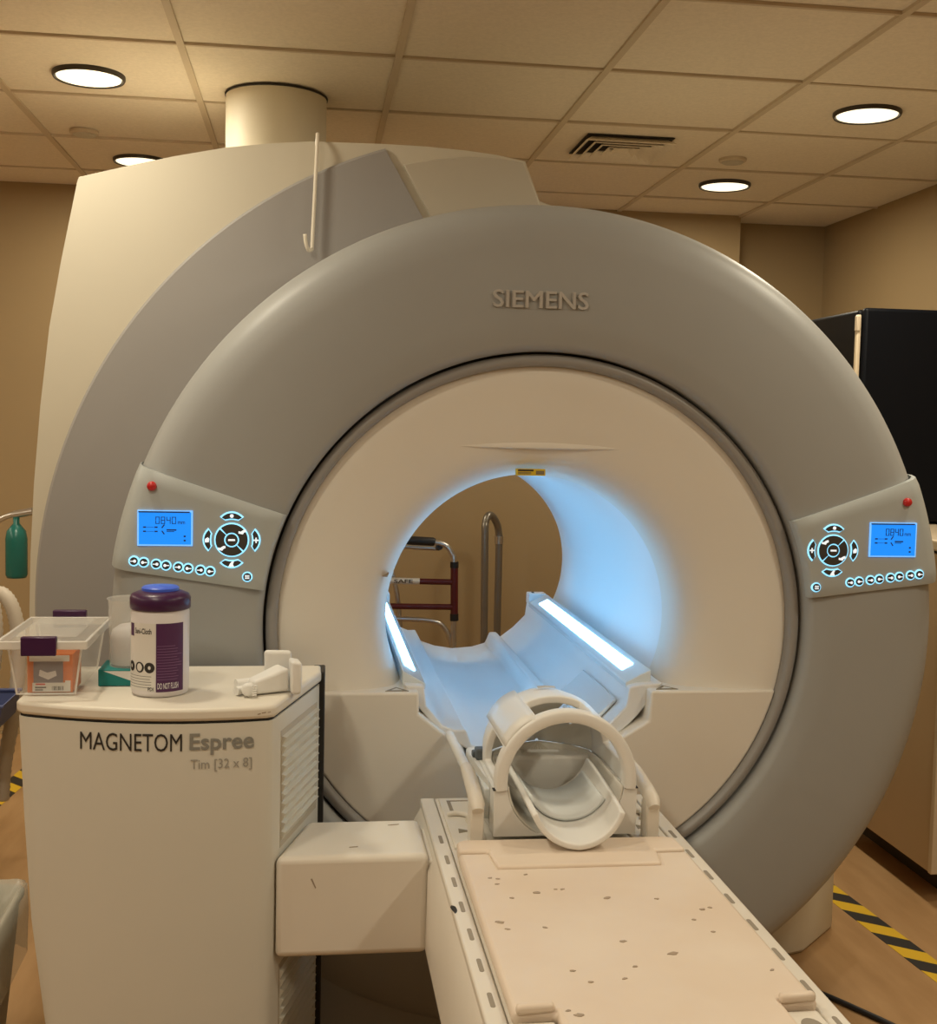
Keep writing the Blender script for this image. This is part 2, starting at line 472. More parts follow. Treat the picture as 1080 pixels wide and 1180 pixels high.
# straight ledge over the bore
V = []; F = []
for k in range(25):
    s = -1 + 2 * k / 24; x = s * .235; wgt = (1 - s * s)
    zz = 1.425; r = math.hypot(x, zz - 1)
    yb = .04 - .022 * (r - .41) / .1
    V += [(x, yb - .009 * wgt, zz), (x, yb - .008 * wgt, zz - .0025 * wgt), (x, yb + .03, zz - .006 * wgt - .001), (x, yb + .03, zz + .03), (x, yb - .001, zz + .016 * wgt + .002)]
for k in range(24):
    for q in range(5):
        q2 = (q + 1) % 5
        F.append((5 * k + q, 5 * k + q2, 5 * k + 5 + q2, 5 * k + 5 + q))
obj('funnel_ledge', V, F, 'mri_white', mri, smooth=True)

# flat lower cover with the cut-out for the table
SH = .842
LC = []
a_s = math.asin((SH - CZ) / .6155)
for k in range(61):
    a = PI - a_s + (PI + 2 * a_s) * k / 60      # left chord end, round the bottom, to right chord end
    LC.append((.6155 * math.cos(a), CZ + .6155 * math.sin(a)))
LC += [(.281, SH), (.277, .768), (.165, .700), (.12, .655), (-.16, .655), (-.175, .704), (-.283, .790), (-.284, SH)]
prism('lower_cover', LC, 'y', -.012, .16, 'mri_white', mri, bevel=.006, segs=3)
for x in (-.335, .325):
    V = [(x - .028, .004, SH + .0015), (x + .028, .004, SH + .0015), (x, .045, SH + .0015)]
    o = obj('warning_sticker', V + [(v[0], v[1], SH - .001) for v in V], [(0, 1, 2), (0, 3, 4, 1), (1, 4, 5, 2), (2, 5, 3, 0)], 'warn_brown', mri)
    o['label'] = 'small triangular warning sticker'
    c = (x, .018)
    V = [(x - .013, .010, SH + .0022), (x + .013, .010, SH + .0022), (x, .030, SH + .0022)]
    obj('warning_symbol', V + [(v[0], v[1], SH + .001) for v in V], [(0, 1, 2), (0, 3, 4, 1), (1, 4, 5, 2), (2, 5, 3, 0)], 'icon_white' if False else 'label_white', o)
# laser label above the bore
o = box('laser_label', -.053, .017, .0, .02, 1.357, 1.373, 'warn_yellow', mri); o.location = (0, .048, 0)
o2 = box('label_print', -.050, -.012, -.001, .0, 1.3675, 1.3715, 'ink_black', o)
for z in (1.3635, 1.3605): box('label_print', -.050, -.018, -.001, .0, z, z + .0015, 'warn_brown', o)
box('label_print', -.006, .014, -.001, .0, 1.360, 1.369, 'warn_brown', o)
o = prism('scuff_mark', [(-.372, 1.110), (-.362, 1.113), (-.356, 1.117), (-.360, 1.109)], 'y', .05, .10, 'seam', mri)
# table trough inside the bore
TR = [(-.317, .852), (-.268, .848), (-.262, .800), (-.222, .752), (-.192, .740), (-.165, .741), (-.150, .703), (-.095, .684), (-.03, .674), (.04, .680), (.088, .694), (.104, .733), (.128, .733), (.142, .715), (.188, .750), (.232, .795), (.238, .842), (.262, .848), (.323, .852)]
under = []
a0 = math.atan2(.852 - 1, .3455); a1 = -PI - a0
for k in range(1, 30):
    a = a0 + (a1 - a0) * k / 30
    under.append((.3465 * math.cos(a), CZ + .3465 * math.sin(a)))
prism('table_trough', TR + under, 'y', .03, 1.455, 'bore_white', mri, bevel=.004, segs=2)
# light strips along both sides of the bore
for sx in (1, -1):
    xi, xo = (.236, .300) if sx > 0 else (-.262, -.318)
    zi, zo = .848, .868
    V = []; F = []
    def pr(y): return [(xi, y, zi), (xo, y, zo + .012), (xo, y, zo - .03), (xi, y, zi - .015)]
    V = pr(.06) + pr(1.40); F = [(0, 1, 2, 3), (7, 6, 5, 4)] + [(k, (k + 1) % 4, 4 + (k + 1) % 4, 4 + k) for k in range(4)]
    hs = obj('light_strip', V, F, 'strip_clear', mri, bevel=.003)
    g = .014
    xa, xb = xi + (xo - xi) * .28, xi + (xo - xi) * .74
    za, zb = zi + (zo + .012 - zi) * .28 + .0025, zi + (zo + .012 - zi) * .74 + .0025
    V = [(xa, .17, za), (xb, .17, zb), (xb, 1.30, zb), (xa, 1.30, za), (xa, .17, za - .008), (xb, .17, zb - .008), (xb, 1.30, zb - .008), (xa, 1.30, za - .008)]
    obj('light_diffuser', V, [(0, 1, 2, 3), (7, 6, 5, 4), (0, 4, 5, 1), (1, 5, 6, 2), (2, 6, 7, 3), (3, 7, 4, 0)], 'strip_light', hs)
    for y in (1.42, 1.435):
        xm = (xi * .7 + xo * .3)
        box('screw', xm - .004, xm + .004, y - .003, y + .003, .870, .8815, 'gap_dark', hs)
for (x0_, x1_) in ((.236, .300), (-.318, -.262)): box('strip_end_block', x0_, x1_, 1.402, 1.455, .84, .880, 'bore_white', mri, bevel=.004)
# soft pad lying at the side of the trough
V = []; F = []
prism('trough_pad', [(.150, .724), (.188, .752), (.226, .792), (.222, .800), (.184, .762), (.146, .733)], 'y', .10, .46, 'strip_clear', mri, bevel=.004)

# body behind the ring
OUT = [(.033, 1.056), (-.008, 1.155), (-.08, 1.167), (-.155, 1.174), (-.26, 1.179), (-.366, 1.180), (-.551, 1.177), (-.66, 1.166), (-.765, 1.151), (-.891, 1.123), (-1.01, 1.092), (-1.118, 1.062), (-1.122, 1.050),
       (-1.160, .86), (-1.189, .694), (-1.211, .50), (-1.227, .305), (-1.236, .127), (-1.239, -.013), (-1.237, -.3), (-1.225, -.65), (-1.20, -.99), (-.6, -.995), (0, -.995), (.72, -.90), (.84, -.6), (.93, -.25), (.95, 0), (.9, .35), (.72, .66), (.45, .86), (.2, 1.0)]
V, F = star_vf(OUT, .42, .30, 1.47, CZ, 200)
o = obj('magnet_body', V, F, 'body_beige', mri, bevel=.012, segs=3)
# grey crescent on the left of the body, standing slightly proud
V = []; F = []; n = 90
aA, aB = math.radians(107.5), math.radians(236)
for k in range(n + 1):
    a = aA + (aB - aA) * k / n
    ro = 1.2235
    ai = a
    # slanted end: inner edge runs on further to the right than the outer one
    sl = max(0.0, 1 - k / 12.0) * math.radians(3.6)
    for (r, y, aa) in ((.96, .305, a - sl), (.96, .288, a - sl), (ro - .006, .286, a), (ro, .291, a), (ro, .305, a)):
        V.append((r * math.cos(aa), y, CZ + r * math.sin(aa)))
for k in range(n):
    for q in range(4): F.append((5 * k + q, 5 * k + q + 1, 5 * k + 6 + q, 5 * k + 5 + q))
F += [(0, 1, 2, 3, 4), tuple(5 * n + q for q in (4, 3, 2, 1, 0))]
for v in range(len(V)):
    x, y, z = V[v]
    if z < .02: V[v] = (x, y, .02)
o = obj('crescent_panel', V, F, 'crescent_grey', mri, smooth=True)
try: o.data.set_sharp_from_angle(angle=math.radians(40))
except Exception: pass
prism('insert_panel', [(-.322, 2.130), (-.24, 2.147), (-.155, 2.158), (-.08, 2.157), (-.014, 2.150), (.028, 2.055), (.06, 1.97), (-.225, 1.96)], 'y', .289, .31, 'insert_beige', mri, bevel=.003)
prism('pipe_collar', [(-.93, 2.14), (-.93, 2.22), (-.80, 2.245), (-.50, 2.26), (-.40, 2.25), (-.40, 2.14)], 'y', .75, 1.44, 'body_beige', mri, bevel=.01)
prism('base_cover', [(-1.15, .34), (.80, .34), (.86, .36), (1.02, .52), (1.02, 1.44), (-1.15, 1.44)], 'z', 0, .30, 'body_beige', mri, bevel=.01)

prism('floor_skirt', [(-.80, .25), (-.74, .02), (-.55, -.035), (.40, -.035), (.40, .25)], 'z', 0, .24, 'ring_grey', mri, bevel=.01)
# raised maker's name
lettering('maker_lettering', 'SIEMENS', lambda u, v: (-.137 + .221 * u, -.0645, 1.7455 + .039 * v), 'letter_grey', mri, depth=.005, spread=.006)

# control panels
def line_circle(p, q, r, sgn):
    """angle where the line p-q (relative to the axis) meets radius r, on the side sgn"""
    dx, dz = q[0] - p[0], q[1] - p[1]
    A = dx * dx + dz * dz; B = 2 * (p[0] * dx + p[1] * dz); Cc = p[0] ** 2 + p[1] ** 2 - r * r
    D = math.sqrt(max(0, B * B - 4 * A * Cc))
    best = None
    for t in ((-B + D) / (2 * A), (-B - D) / (2 * A)):
        x, z = p[0] + t * dx, p[1] + t * dz
        if x * sgn > 0: best = (x, z)
    return best
PROF = [(.653, -.030), (.653, -.066), (.656, -.074), (.662, -.0775), (.70, -.078), (.80, -.078), (.90, -.078), (.955, -.076), (.975, -.068), (.990, -.048), (1.000, -.012), (1.006, .05), (1.006, .11)]
PY = -.078
SEG7 = {'0': 'abcdef', '8': 'abcdefg', '4': 'bcfg'}
def digit(ch, x, z, w, h, name, parent, t=.0022):
    q = {'a': (x, z + h - t, x + w, z + h), 'd': (x, z, x + w, z + t), 'g': (x, z + h / 2 - t / 2, x + w, z + h / 2 + t / 2),
         'f': (x, z + h / 2, x + t, z + h), 'b': (x + w - t, z + h / 2, x + w, z + h), 'e': (x, z, x + t, z + h / 2), 'c': (x + w - t, z, x + w, z + h / 2)}
    V = []; F = []
    g = .0004
    for s in SEG7[ch]:
        a, b, c, d = q[s]
        v, f = box_vf(a + g, c - g, PY - .0062, PY - .005, b + g, d - g)
        F += [tuple(i + len(V) for i in ff) for ff in f]; V += v
    return obj(name, V, F, 'screen_ink', parent)

def arc_button(cx, cz, ang, r0, r1, half, grow):
    pts = []
    n = 8
    for k in range(n + 1):
        a = ang - half + 2 * half * k / n
        bulge = r1 - (r1 - r0) * .45 * abs(2 * k / n - 1) ** 2
        pts.append((cx + (bulge + grow) * math.cos(a + (grow * 12 if k == n else (-grow * 12 if k == 0 else 0))), cz + (bulge + grow) * math.sin(a + (grow * 12 if k == n else (-grow * 12 if k == 0 else 0)))))
    for k in range(n, -1, -1):
        a = ang - half * .72 + 2 * half * .72 * k / n
        pts.append((cx + (r0 - grow) * math.cos(a), cz + (r0 - grow) * math.sin(a)))
    return pts

def control_panel(sgn, top, bot, red, scr, dp, menu, b0, b1, label):
    """top/bot: inner and outer points of the panel's edges, relative to the bore axis"""
    V = []; F = []; ns = 14; nr = len(PROF)
    for (r, y) in PROF:
        T0 = line_circle(top[0], top[1], r, sgn); B0 = line_circle(bot[0], bot[1], r, sgn)
        at_, ab = math.atan2(T0[1], T0[0]), math.atan2(B0[1], B0[0])
        for k in range(ns + 1):
            a = at_ + (ab - at_) * k / ns
            V.append((r * math.cos(a), y + (.0 if 0 < k < ns else .006), CZ + r * math.sin(a)))
    # edge skirts
    for i in range(nr - 1):
        for k in range(ns):
            F.append((i * (ns + 1) + k, i * (ns + 1) + k + 1, (i + 1) * (ns + 1) + k + 1, (i + 1) * (ns + 1) + k))
    n0 = len(V)
    for i in range(nr):
        for k in (0, ns):
            x, y, z = V[i * (ns + 1) + k]; V.append((x, y + .02, z))
    for i in range(nr - 1):
        F.append((i * (ns + 1), (i + 1) * (ns + 1), n0 + 2 * (i + 1), n0 + 2 * i))
        F.append((i * (ns + 1) + ns, (i + 1) * (ns + 1) + ns, n0 + 2 * (i + 1) + 1, n0 + 2 * i + 1))
    cp = obj('control_panel', V, F, 'panel_grey', mri, smooth=True)
    try: cp.data.set_sharp_from_angle(angle=math.radians(50))
    except Exception: pass
    cp['label'] = label
    lathe('stop_button', [(0, PY - .010), (.006, PY - .0095), (.0095, PY - .007), (.0105, PY - .002), (.0105, PY + .01)], (red[0], 0, red[1]), 'red_button', cp, axis='y', seg=20, close=False)
    x0, x1, z0, z1 = scr
    box('screen_rim', x0 - .0035, x1 + .0035, PY - .003, PY + .02, z0 - .0035, z1 + .0035, 'screen_rim', cp)
    box('screen', x0, x1, PY - .005, PY, z0, z1, 'screen_blue', cp)
    box('screen_top_line', x0 - .001, x1 - .003, PY - .0055, PY - .003, z1 - .0015, z1 + .0015, 'screen_ink', cp)  # thin dark line along the screen's upper edge
    W, H = x1 - x0, z1 - z0
    for k, ch in enumerate('0840'):
        digit(ch, x0 + W * (.315 + .105 * k), z1 - H * .37, W * .085, H * .23, 'screen_digit', cp)
    lettering('screen_lettering', 'mm', lambda u, v: (x0 + W * (.745 + .14 * u), PY - .0056, z1 - H * (.37 - .09 * v)), 'screen_ink', cp, bold=.01)
    for (a, b, c, d) in ((.08, .45, .14, .49), (.08, .58, .14, .62), (.30, .45, .36, .49), (.30, .58, .36, .62), (.15, .465, .29, .475), (.15, .595, .29, .605), (.53, .53, .72, .57), (.53, .59, .68, .61), (.86, .72, .90, .77), (.86, .85, .90, .90)):
        box('screen_mark', x0 + W * a, x0 + W * c, PY - .0058, PY - .005, z1 - H * d, z1 - H * b, 'screen_ink', cp)
    for s in (1, -1):
        zc = z1 - H * (.535 - s * .10)
        V = [(x0 + W * .43, PY - .0058, zc - s * H * .045), (x0 + W * .45, PY - .0058, zc - s * H * .065), (x0 + W * .50, PY - .0058, zc + s * H * .04), (x0 + W * .48, PY - .0058, zc + s * H * .06)]
        obj('screen_mark', V, [(0, 1, 2, 3)], 'screen_ink', cp)
    # direction pad
    cx, cz = dp
    disc_y('pad_glow', cx, cz, .0385, PY - .0015, PY + .01, 'halo', cp, 40)
    sep = math.radians(135 if sgn < 0 else 45)
    for h in (0, 1):
        a0 = sep + h * PI + .055; a1 = sep + (h + 1) * PI - .055
        pts = [(cx + .0355 * math.cos(a0 + (a1 - a0) * k / 24), cz + .0355 * math.sin(a0 + (a1 - a0) * k / 24)) for k in range(25)]
        pts += [(cx + .0165 * math.cos(a1 + (a0 - a1) * k / 16), cz + .0165 * math.sin(a1 + (a0 - a1) * k / 16)) for k in range(17)]
        db = prism('direction_button', pts, 'y', PY - .0045, PY, 'button_dark', cp)
        am = (a0 + a1) / 2
        ix, iz = cx + .027 * math.cos(am), cz + .027 * math.sin(am)
    for (dx, dz) in (((.023, .018), (-.022, -.019)) if sgn < 0 else ((-.022, .019), (.022, -.019))):
        prism('icon', [(cx + dx - .008, cz + dz - .003), (cx + dx + .002, cz + dz - .005), (cx + dx + .004, cz + dz - .001), (cx + dx + .009, cz + dz + .001), (cx + dx + .008, cz + dz + .006), (cx + dx + .003, cz + dz + .005), (cx + dx - .003, cz + dz + .001), (cx + dx - .008, cz + dz + .002)], 'y', PY - .0052, PY - .004, 'icon_white', cp)
    disc_y('center_button', cx, cz, .0135, PY - .0045, PY, 'button_dark', cp)
    box('icon', cx - .0075, cx + .0075, PY - .0052, PY - .004, cz - .002, cz + .002, 'icon_white', cp)
    for k, ang in enumerate((90, 180, 270, 0)):
        a = math.radians(ang)
        prism('button_glow', arc_button(cx, cz, a, .0480, .0610, math.radians(25), .0028), 'y', PY - .0015, PY + .01, 'halo', cp)
        prism('arrow_button', arc_button(cx, cz, a, .0480, .0605, math.radians(24), 0), 'y', PY - .0045, PY, 'button_dark', cp)
        ix, iz = cx + .054 * math.cos(a), cz + .054 * math.sin(a)
        if k == 0: disc_y('icon', ix, iz, .0042, PY - .0052, PY - .004, 'icon_white', cp, 14)
        elif (k == 3 and sgn < 0) or (k == 1 and sgn > 0):
            prism('icon', [(ix - .006, iz - .0015), (ix - .0015, iz - .0015), (ix - .0015, iz - .006), (ix + .0015, iz - .006), (ix + .0015, iz - .0015), (ix + .006, iz - .0015), (ix + .006, iz + .0015), (ix + .0015, iz + .0015), (ix + .0015, iz + .006), (ix - .0015, iz + .006), (ix - .0015, iz + .0015), (ix - .006, iz + .0015)], 'y', PY - .0052, PY - .004, 'icon_white', cp)
        elif k == 2: prism('icon', [(ix - .007, iz - .006), (ix + .006, iz - .006), (ix + .003, iz), (ix + .006, iz + .006), (ix + .001, iz + .006), (ix - .003, iz + .001)], 'y', PY - .0052, PY - .004, 'icon_white', cp)
        else: prism('icon', [(ix - .004, iz - .006), (ix + .004, iz - .005), (ix + .005, iz + .002), (ix + .002, iz + .006), (ix - .003, iz + .003), (ix - .005, iz)], 'y', PY - .0052, PY - .004, 'icon_white', cp)
    # menu button
    disc_y('button_glow', menu[0], menu[1], .0115, PY - .0015, PY + .01, 'halo', cp)
    disc_y('menu_button', menu[0], menu[1], .0090, PY - .0045, PY, 'button_dark', cp)
    for dz in (-.0032, 0, .0032): box('icon', menu[0] - .005, menu[0] + .005, PY - .0052, PY - .004, menu[1] + dz - .0009, menu[1] + dz + .0009, 'icon_white', cp)
    # row of lamp and fan keys, in pairs
    for k in range(8):
        t_ = (k // 2) * (1 / 3.46) + (k % 2) * .128
        bx, bz = b0[0] + (b1[0] - b0[0]) * t_, b0[1] + (b1[1] - b0[1]) * t_
        disc_y('button_glow', bx, bz, .0118, PY - .0015, PY + .01, 'halo', cp, 18)
        disc_y('round_button', bx, bz, .0088, PY - .0045, PY, 'button_dark', cp, 18)
        d = -1 if k % 2 == 0 else 1
        box('icon', bx + d * .0045 - .003, bx + d * .0045 + .003, PY - .0052, PY - .004, bz - .001, bz + .001, 'icon_white', cp)
        disc_y('icon', bx - d * .002, bz, .0034, PY - .0052, PY - .004, 'icon_white', cp, 10)
    return cp
control_panel(-1, ((-.604, .264), (-.92, .368)), ((-.649, .092), (-.978, .139)), (-.893, 1.325), (-.920, -.807, 1.196, 1.268), (-.718, 1.207), (-.683, 1.124), (-.931, 1.158), (-.764, 1.136), 'left grey control panel with lit blue screen')
control_panel(1, ((.572, .253), (.896, .366)), ((.617, .075), (.956, .115)), (.880, 1.313), (.791, .903, 1.184, 1.260), (.697, 1.195), (.659, 1.106), (.744, 1.118), (.920, 1.139), 'right grey control panel with lit blue screen')

# thin hanger hooked over the top edge of the body
pth = [(-.538, .34, 2.165), (-.538, .335, 2.186), (-.538, .31, 2.196), (-.538, .285, 2.190), (-.5385, .272, 2.172), (-.540, .268, 2.12), (-.5475, .268, 1.925), (-.549, .262, 1.905), (-.556, .252, 1.900), (-.563, .245, 1.915), (-.566, .243, 1.938)]
V, F = tube_vf(smooth_path(pth, 5), .0048, 10)
o = obj('hook_rod', V, F, 'hook_white', None, smooth=True, origin=(-.54, .27, 1.9))
tag(o, 'thin white hanger rod hooked over the top of the scanner body', 'hook')

# duct from the scanner to the ceiling
t = thing('vent_duct', 'wide round cream duct rising from the scanner to the ceiling', 'duct', (-.668, 1.215, 2.262))
lathe('duct_pipe', [(.161, 2.262), (.161, 2.515)], (-.668, 1.215, 0), 'duct_cream', t, seg=64)
lathe('ceiling_collar', [(.1612, 2.513), (.1635, 2.5135), (.1645, 2.519), (.1612, 2.5195)], (-.668, 1.215, 0), 'vent_dark', t, seg=64, close=False)

# ------------------------------------------------------------------ equipment cabinet in front of the scanner
def front_y(x): return -.514 + .78 * (x + .78) ** 2
A = Vector((-.612, front_y(-.612), 0)); B = Vector((-.520, -.172, 0))
cab = thing('equipment_cabinet', 'cream equipment cabinet with curved front and lettering, left foreground', 'cabinet', (-.82, -.3, 0))
def left_x(z):
    tb = [(0, -.985), (.1, -1.008), (.3, -1.046), (.5, -1.073), (.69, -1.086), (.93, -1.098), (1.2, -1.10)]
    for (z0, x0), (z1, x1) in zip(tb, tb[1:]):
        if z <= z1: return x0 + (x1 - x0) * (z - z0) / (z1 - z0)
def plan(z, grow=0.0):
    lx = left_x(z) - grow; pts = []
    n = 26
    for k in range(n + 1):
        x = lx + .012 + (A.x - .008 - lx - .012) * k / n
        pts.append((x, front_y(x) - grow))
    d = (B - A).normalized()
    pts.append((A.x + d.x * .008 + grow, A.y + d.y * .008 - grow * .3))
    pts.append((B.x + grow, B.y)); pts.append((B.x + grow, -.105)); pts.append((lx, -.105)); pts.append((lx, front_y(lx + .012) + .014))
    return pts
def loft(name, zs, grow, mt, parent, **k):
    V = []; F = []; N = None
    for z in zs:
        p = plan(z, grow); N = len(p); V += [(x, y, z) for x, y in p]
    for i in range(len(zs) - 1):
        for q in range(N):
            q2 = (q + 1) % N
            F.append((i * N + q, i * N + q2, (i + 1) * N + q2, (i + 1) * N + q))
    F += [tuple(range(N - 1, -1, -1)), tuple(range((len(zs) - 1) * N, len(zs) * N))]
    o = obj(name, V, F, mt, parent, smooth=True, **k)
    try: o.data.set_sharp_from_angle(angle=math.radians(40))
    except Exception: pass
    return o
loft('cabinet_body', [0.0, .1, .2, .3, .4, .5, .6, .7, .8, .898], 0.0, 'cabinet_cream', cab)
loft('top_gap', [.896, .905], -.003, 'gap_dark', cab)
loft('cabinet_top', [.903, .928], .004, 'cabinet_top', cab, bevel=.007, segs=3)
def on_front(x0, x1, z0, z1):
    return lambda u, v: ((x0 + (x1 - x0) * u), front_y(x0 + (x1 - x0) * u) - .0015, z0 + (z1 - z0) * v)
lettering('model_lettering', 'MAGNETOM', on_front(-.972, -.780, .846, .880), 'ink_black', cab)
lettering('series_lettering', 'Espree', on_front(-.766, -.646, .838, .880), 'ink_grey', cab, bold=.02)
lettering('version_lettering', 'Tim [32 x 8]', on_front(-.764, -.650, .806, .830), 'ink_lightgrey', cab)
# side louvers on the angled face
d = (B - A).normalized(); nrm = Vector((d.y, -d.x, 0))
def on_side(s, z, out): 
    p = A + d * s + nrm * out
    return (p.x, p.y, z)
for (zt, zb, cnt) in ((.852, .640, 11), (.375, .08, 15)):
    V = [on_side(.055, zb - .012, .0008), on_side(.315, zb - .012, .0008), on_side(.315, zt + .012, .0008), on_side(.055, zt + .012, .0008)]
    V += [(v[0] - nrm.x * .005, v[1] - nrm.y * .005, v[2]) for v in V]
    obj('louver_frame', V, [(0, 1, 2, 3), (7, 6, 5, 4), (0, 4, 5, 1), (1, 5, 6, 2), (2, 6, 7, 3), (3, 7, 4, 0)], 'insert_beige', cab)
    for k in range(cnt):
        z1_ = zt - (zt - zb) * k / cnt; h = (zt - zb) / cnt
        V = []
        for s in (.06, .305):
            V += [on_side(s, z1_, .001), on_side(s, z1_ - h * .12, .010), on_side(s, z1_ - h, .001)]
        obj('louver_slat', V, [(0, 1, 2), (5, 4, 3), (0, 3, 4, 1), (1, 4, 5, 2), (2, 5, 3, 0)], 'cabinet_cream', cab)
V, F = prism_vf([(B.x - .012, B.y + .01), (B.x + .012, B.y + .004), (B.x + .014, -.085), (B.x - .012, -.085)], 'z', .02, .925)
obj('rear_gasket', V, F, 'black_plastic', cab, bevel=.003)
for (x0, x1, z0, z1) in ((-.632, -.624, .914, .917), (-.640, -.634, .912, .915), (-.621, -.615, .915, .917)):
    V = [(x0, front_y(x0) - .0045, z0), (x1, front_y(x1) - .0045, z0 + .001), (x1, front_y(x1) - .0045, z1), (x0, front_y(x0) - .0045, z1 - .001)]
    obj('paint_chip', V + [(v[0], v[1] + .001, v[2]) for v in V], [(0, 1, 2, 3), (7, 6, 5, 4), (0, 4, 5, 1), (1, 5, 6, 2), (2, 6, 7, 3), (3, 7, 4, 0)], 'seam', cab)

# ------------------------------------------------------------------ patient table
BX0, BX1, BY0, BY1, BZ = -.290, .234, -2.35, -.145, .63
BC = (BX0 + BX1) / 2
tab = thing('patient_table', 'cream patient table with worn vinyl pad running out of the scanner', 'patient table', (BC, -1.2, 0))
prism('table_frame', [(BX0 + .004, BZ - .012), (BX0 - .014, BZ - .045), (BX0 - .016, .42), (BX0 + .02, .405), (BX1 - .02, .405), (BX1 + .016, .42), (BX1 + .014, BZ - .045), (BX1 - .004, BZ - .012)], 'y', BY0, BY1 - .005, 'table_white', tab, bevel=.006, segs=3)
box('top_plate', BX0 + .034, BX1 - .034, BY0 + .01, BY1, BZ - .014, BZ - .002, 'table_white', tab)
for s, x0, x1 in ((-1, BX0, BX0 + .032), (1, BX1 - .032, BX1)):
    rl = box('side_rail', x0, x1, BY0, BY1, BZ - .016, BZ, 'table_white', tab, bevel=.003)
    y = -.42; k = 0
    while y > -2.2:
        L = .046 if k % 2 == 0 else .046
        xc = (x0 + x1) / 2 - s * .002
        pts = []
        for q in range(13): a = PI * q / 12; pts.append((xc + .0038 * math.cos(a), y + L / 2 - .0045 + .0045 * math.sin(a)))
        for q in range(13): a = PI + PI * q / 12; pts.append((xc + .0038 * math.cos(a), y - L / 2 + .0045 + .0045 * math.sin(a)))
        prism('rail_slot', pts, 'z', BZ - .004, BZ + .0006, 'slot_dark', rl)
        y -= .115; k += 1
prism('pedestal', [(-.12, -1.35), (.10, -1.35), (.10, -.45), (-.12, -.45)], 'z', 0.0, .41, 'crescent_grey', tab, bevel=.02)
# arm to the cabinet
V = []
dd = d
def side_x(y): return A.x + (y - A.y) * (B.x - A.x) / (B.y - A.y)
ay0, ay1, az0, az1 = -.480, -.262, .418, .622
V = [(side_x(ay0) + .003, ay0, az0), (BX0 - .012, ay0, az0), (BX0 - .012, ay1, az0), (side_x(ay1) + .003, ay1, az0)]
V += [(v[0], v[1], az1) for v in V]
obj('support_arm', V, box_vf(0, 1, 0, 1, 0, 1)[1], 'table_white', tab, bevel=.014, segs=4)
box('arm_joint', BX0 - .02, BX0 + .005, ay0 + .012, ay1 - .01, az0 + .01, az1 - .018, 'table_white', tab, bevel=.004)
# scuffs
def chip(name, cx, cy, z, rx, ry, rot, mt, parent, seed, nrm_axis='z'):
    rnd = random.Random(seed); pts = []
    for q in range(10):
        a = 2 * PI * q / 10; k = rnd.uniform(.65, 1.15)
        u, v = rx * k * math.cos(a), ry * k * math.sin(a)
        pts.append((cx + u * math.cos(rot) - v * math.sin(rot), cy + u * math.sin(rot) + v * math.cos(rot)))
    V, F = prism_vf(pts, nrm_axis, z - .001, z + .0006)
    return obj(name, V, F, mt, parent)
chip('paint_chip', BX0 + .003, -.775, BZ + .0004, .006, .018, .1, 'gap_dark', tab, 3)
V, F = prism_vf([(-.535, .578), (-.532, .579), (-.524, .560), (-.526, .559)], 'y', ay0 - .0006, ay0 + .002)
obj('scratch', V, F, 'seam', tab)
chip('scratch', -.36, -.30, az1 + .0006, .012, .0016, .2, 'seam', tab, 5)
chip('scratch', -.45, -.43, az1 + .0006, .009, .0014, .1, 'seam', tab, 6)
# pad: main mattress with two corner tabs, and a head section between them
PZ0, PZ1 = BZ - .002, BZ + .020
px0, px1 = BX0 + .036, BX1 - .036
pb = -.545
main = [(px0, BY0 + .05), (px1, BY0 + .05), (px1, -1.30), (px1 - .055, -1.30), (px1 - .055, -1.190), (px1, -1.190), (px1, pb - .028), (px1 - .066, pb - .028), (px1 - .074, -.640),
        (px0 + .068, -.640), (px0 + .062, pb - .012), (px0, pb - .012), (px0, -1.190), (px0 + .064, -1.190), (px0 + .064, -1.30), (px0, -1.30)]
prism('mattress', main, 'z', PZ0, PZ1, 'pad_vinyl', tab, bevel=.008, segs=3)
head = [(px0 + .004, -.500), (px0 + .02, -.488), (px1 - .02, -.492), (px1 - .004, -.505), (px1 - .002, pb - .022), (px1 - .062, pb - .022), (px1 - .070, -.637), (px0 + .065, -.637), (px0 + .060, pb - .006), (px0 + .002, pb - .006)]
prism('head_pad', head, 'z', PZ0, PZ1 + .003, 'pad_vinyl', tab, bevel=.006, segs=3)
for sx, x in ((-1, px0 + .034), (1, px1 - .030)):
    gp = box('grip_recess', x - .030, x + .026, -1.296, -1.196, PZ0, PZ0 + .010, 'table_white', tab, bevel=.003)
    pts = [(x + .016 * math.cos(2 * PI * q / 20), -1.245 + .026 * math.sin(2 * PI * q / 20)) for q in range(20)]
    prism('grip_hole', pts, 'z', PZ0 + .006, PZ0 + .0106, 'slot_dark', gp)
    o = prism('mattress_flap', [(x - .030, -1.194), (x + .028, -1.190), (x + .026, -1.176), (x - .028, -1.178)], 'z', PZ1 - .004, PZ1 + .010, 'pad_vinyl', tab, bevel=.005)
FL = [(565, 1012), (574, 1013), (573, 1019), (606, 1008), (618, 1029), (640, 1025), (648, 1025), (700, 1035), (590, 1035), (718, 1085), (776, 1099), (732, 1114), (660, 1119), (681, 1132), (628, 1069), (576, 1063), (585, 1071), (810, 1048), (818, 1046), (757, 1036), (800, 1060), (890, 1118), (720, 1128), (655, 1165), (668, 1170), (822, 1074)]
def at_z(x, y, Z):
    dv = _f + _r * ((x - 540) / 1385.4) + _u * ((590 - y) / 1385.4)
    c = Vector((-0.5462, -2.8039, 1.4718)); t_ = (Z - c.z) / dv.z
    return c + dv * t_
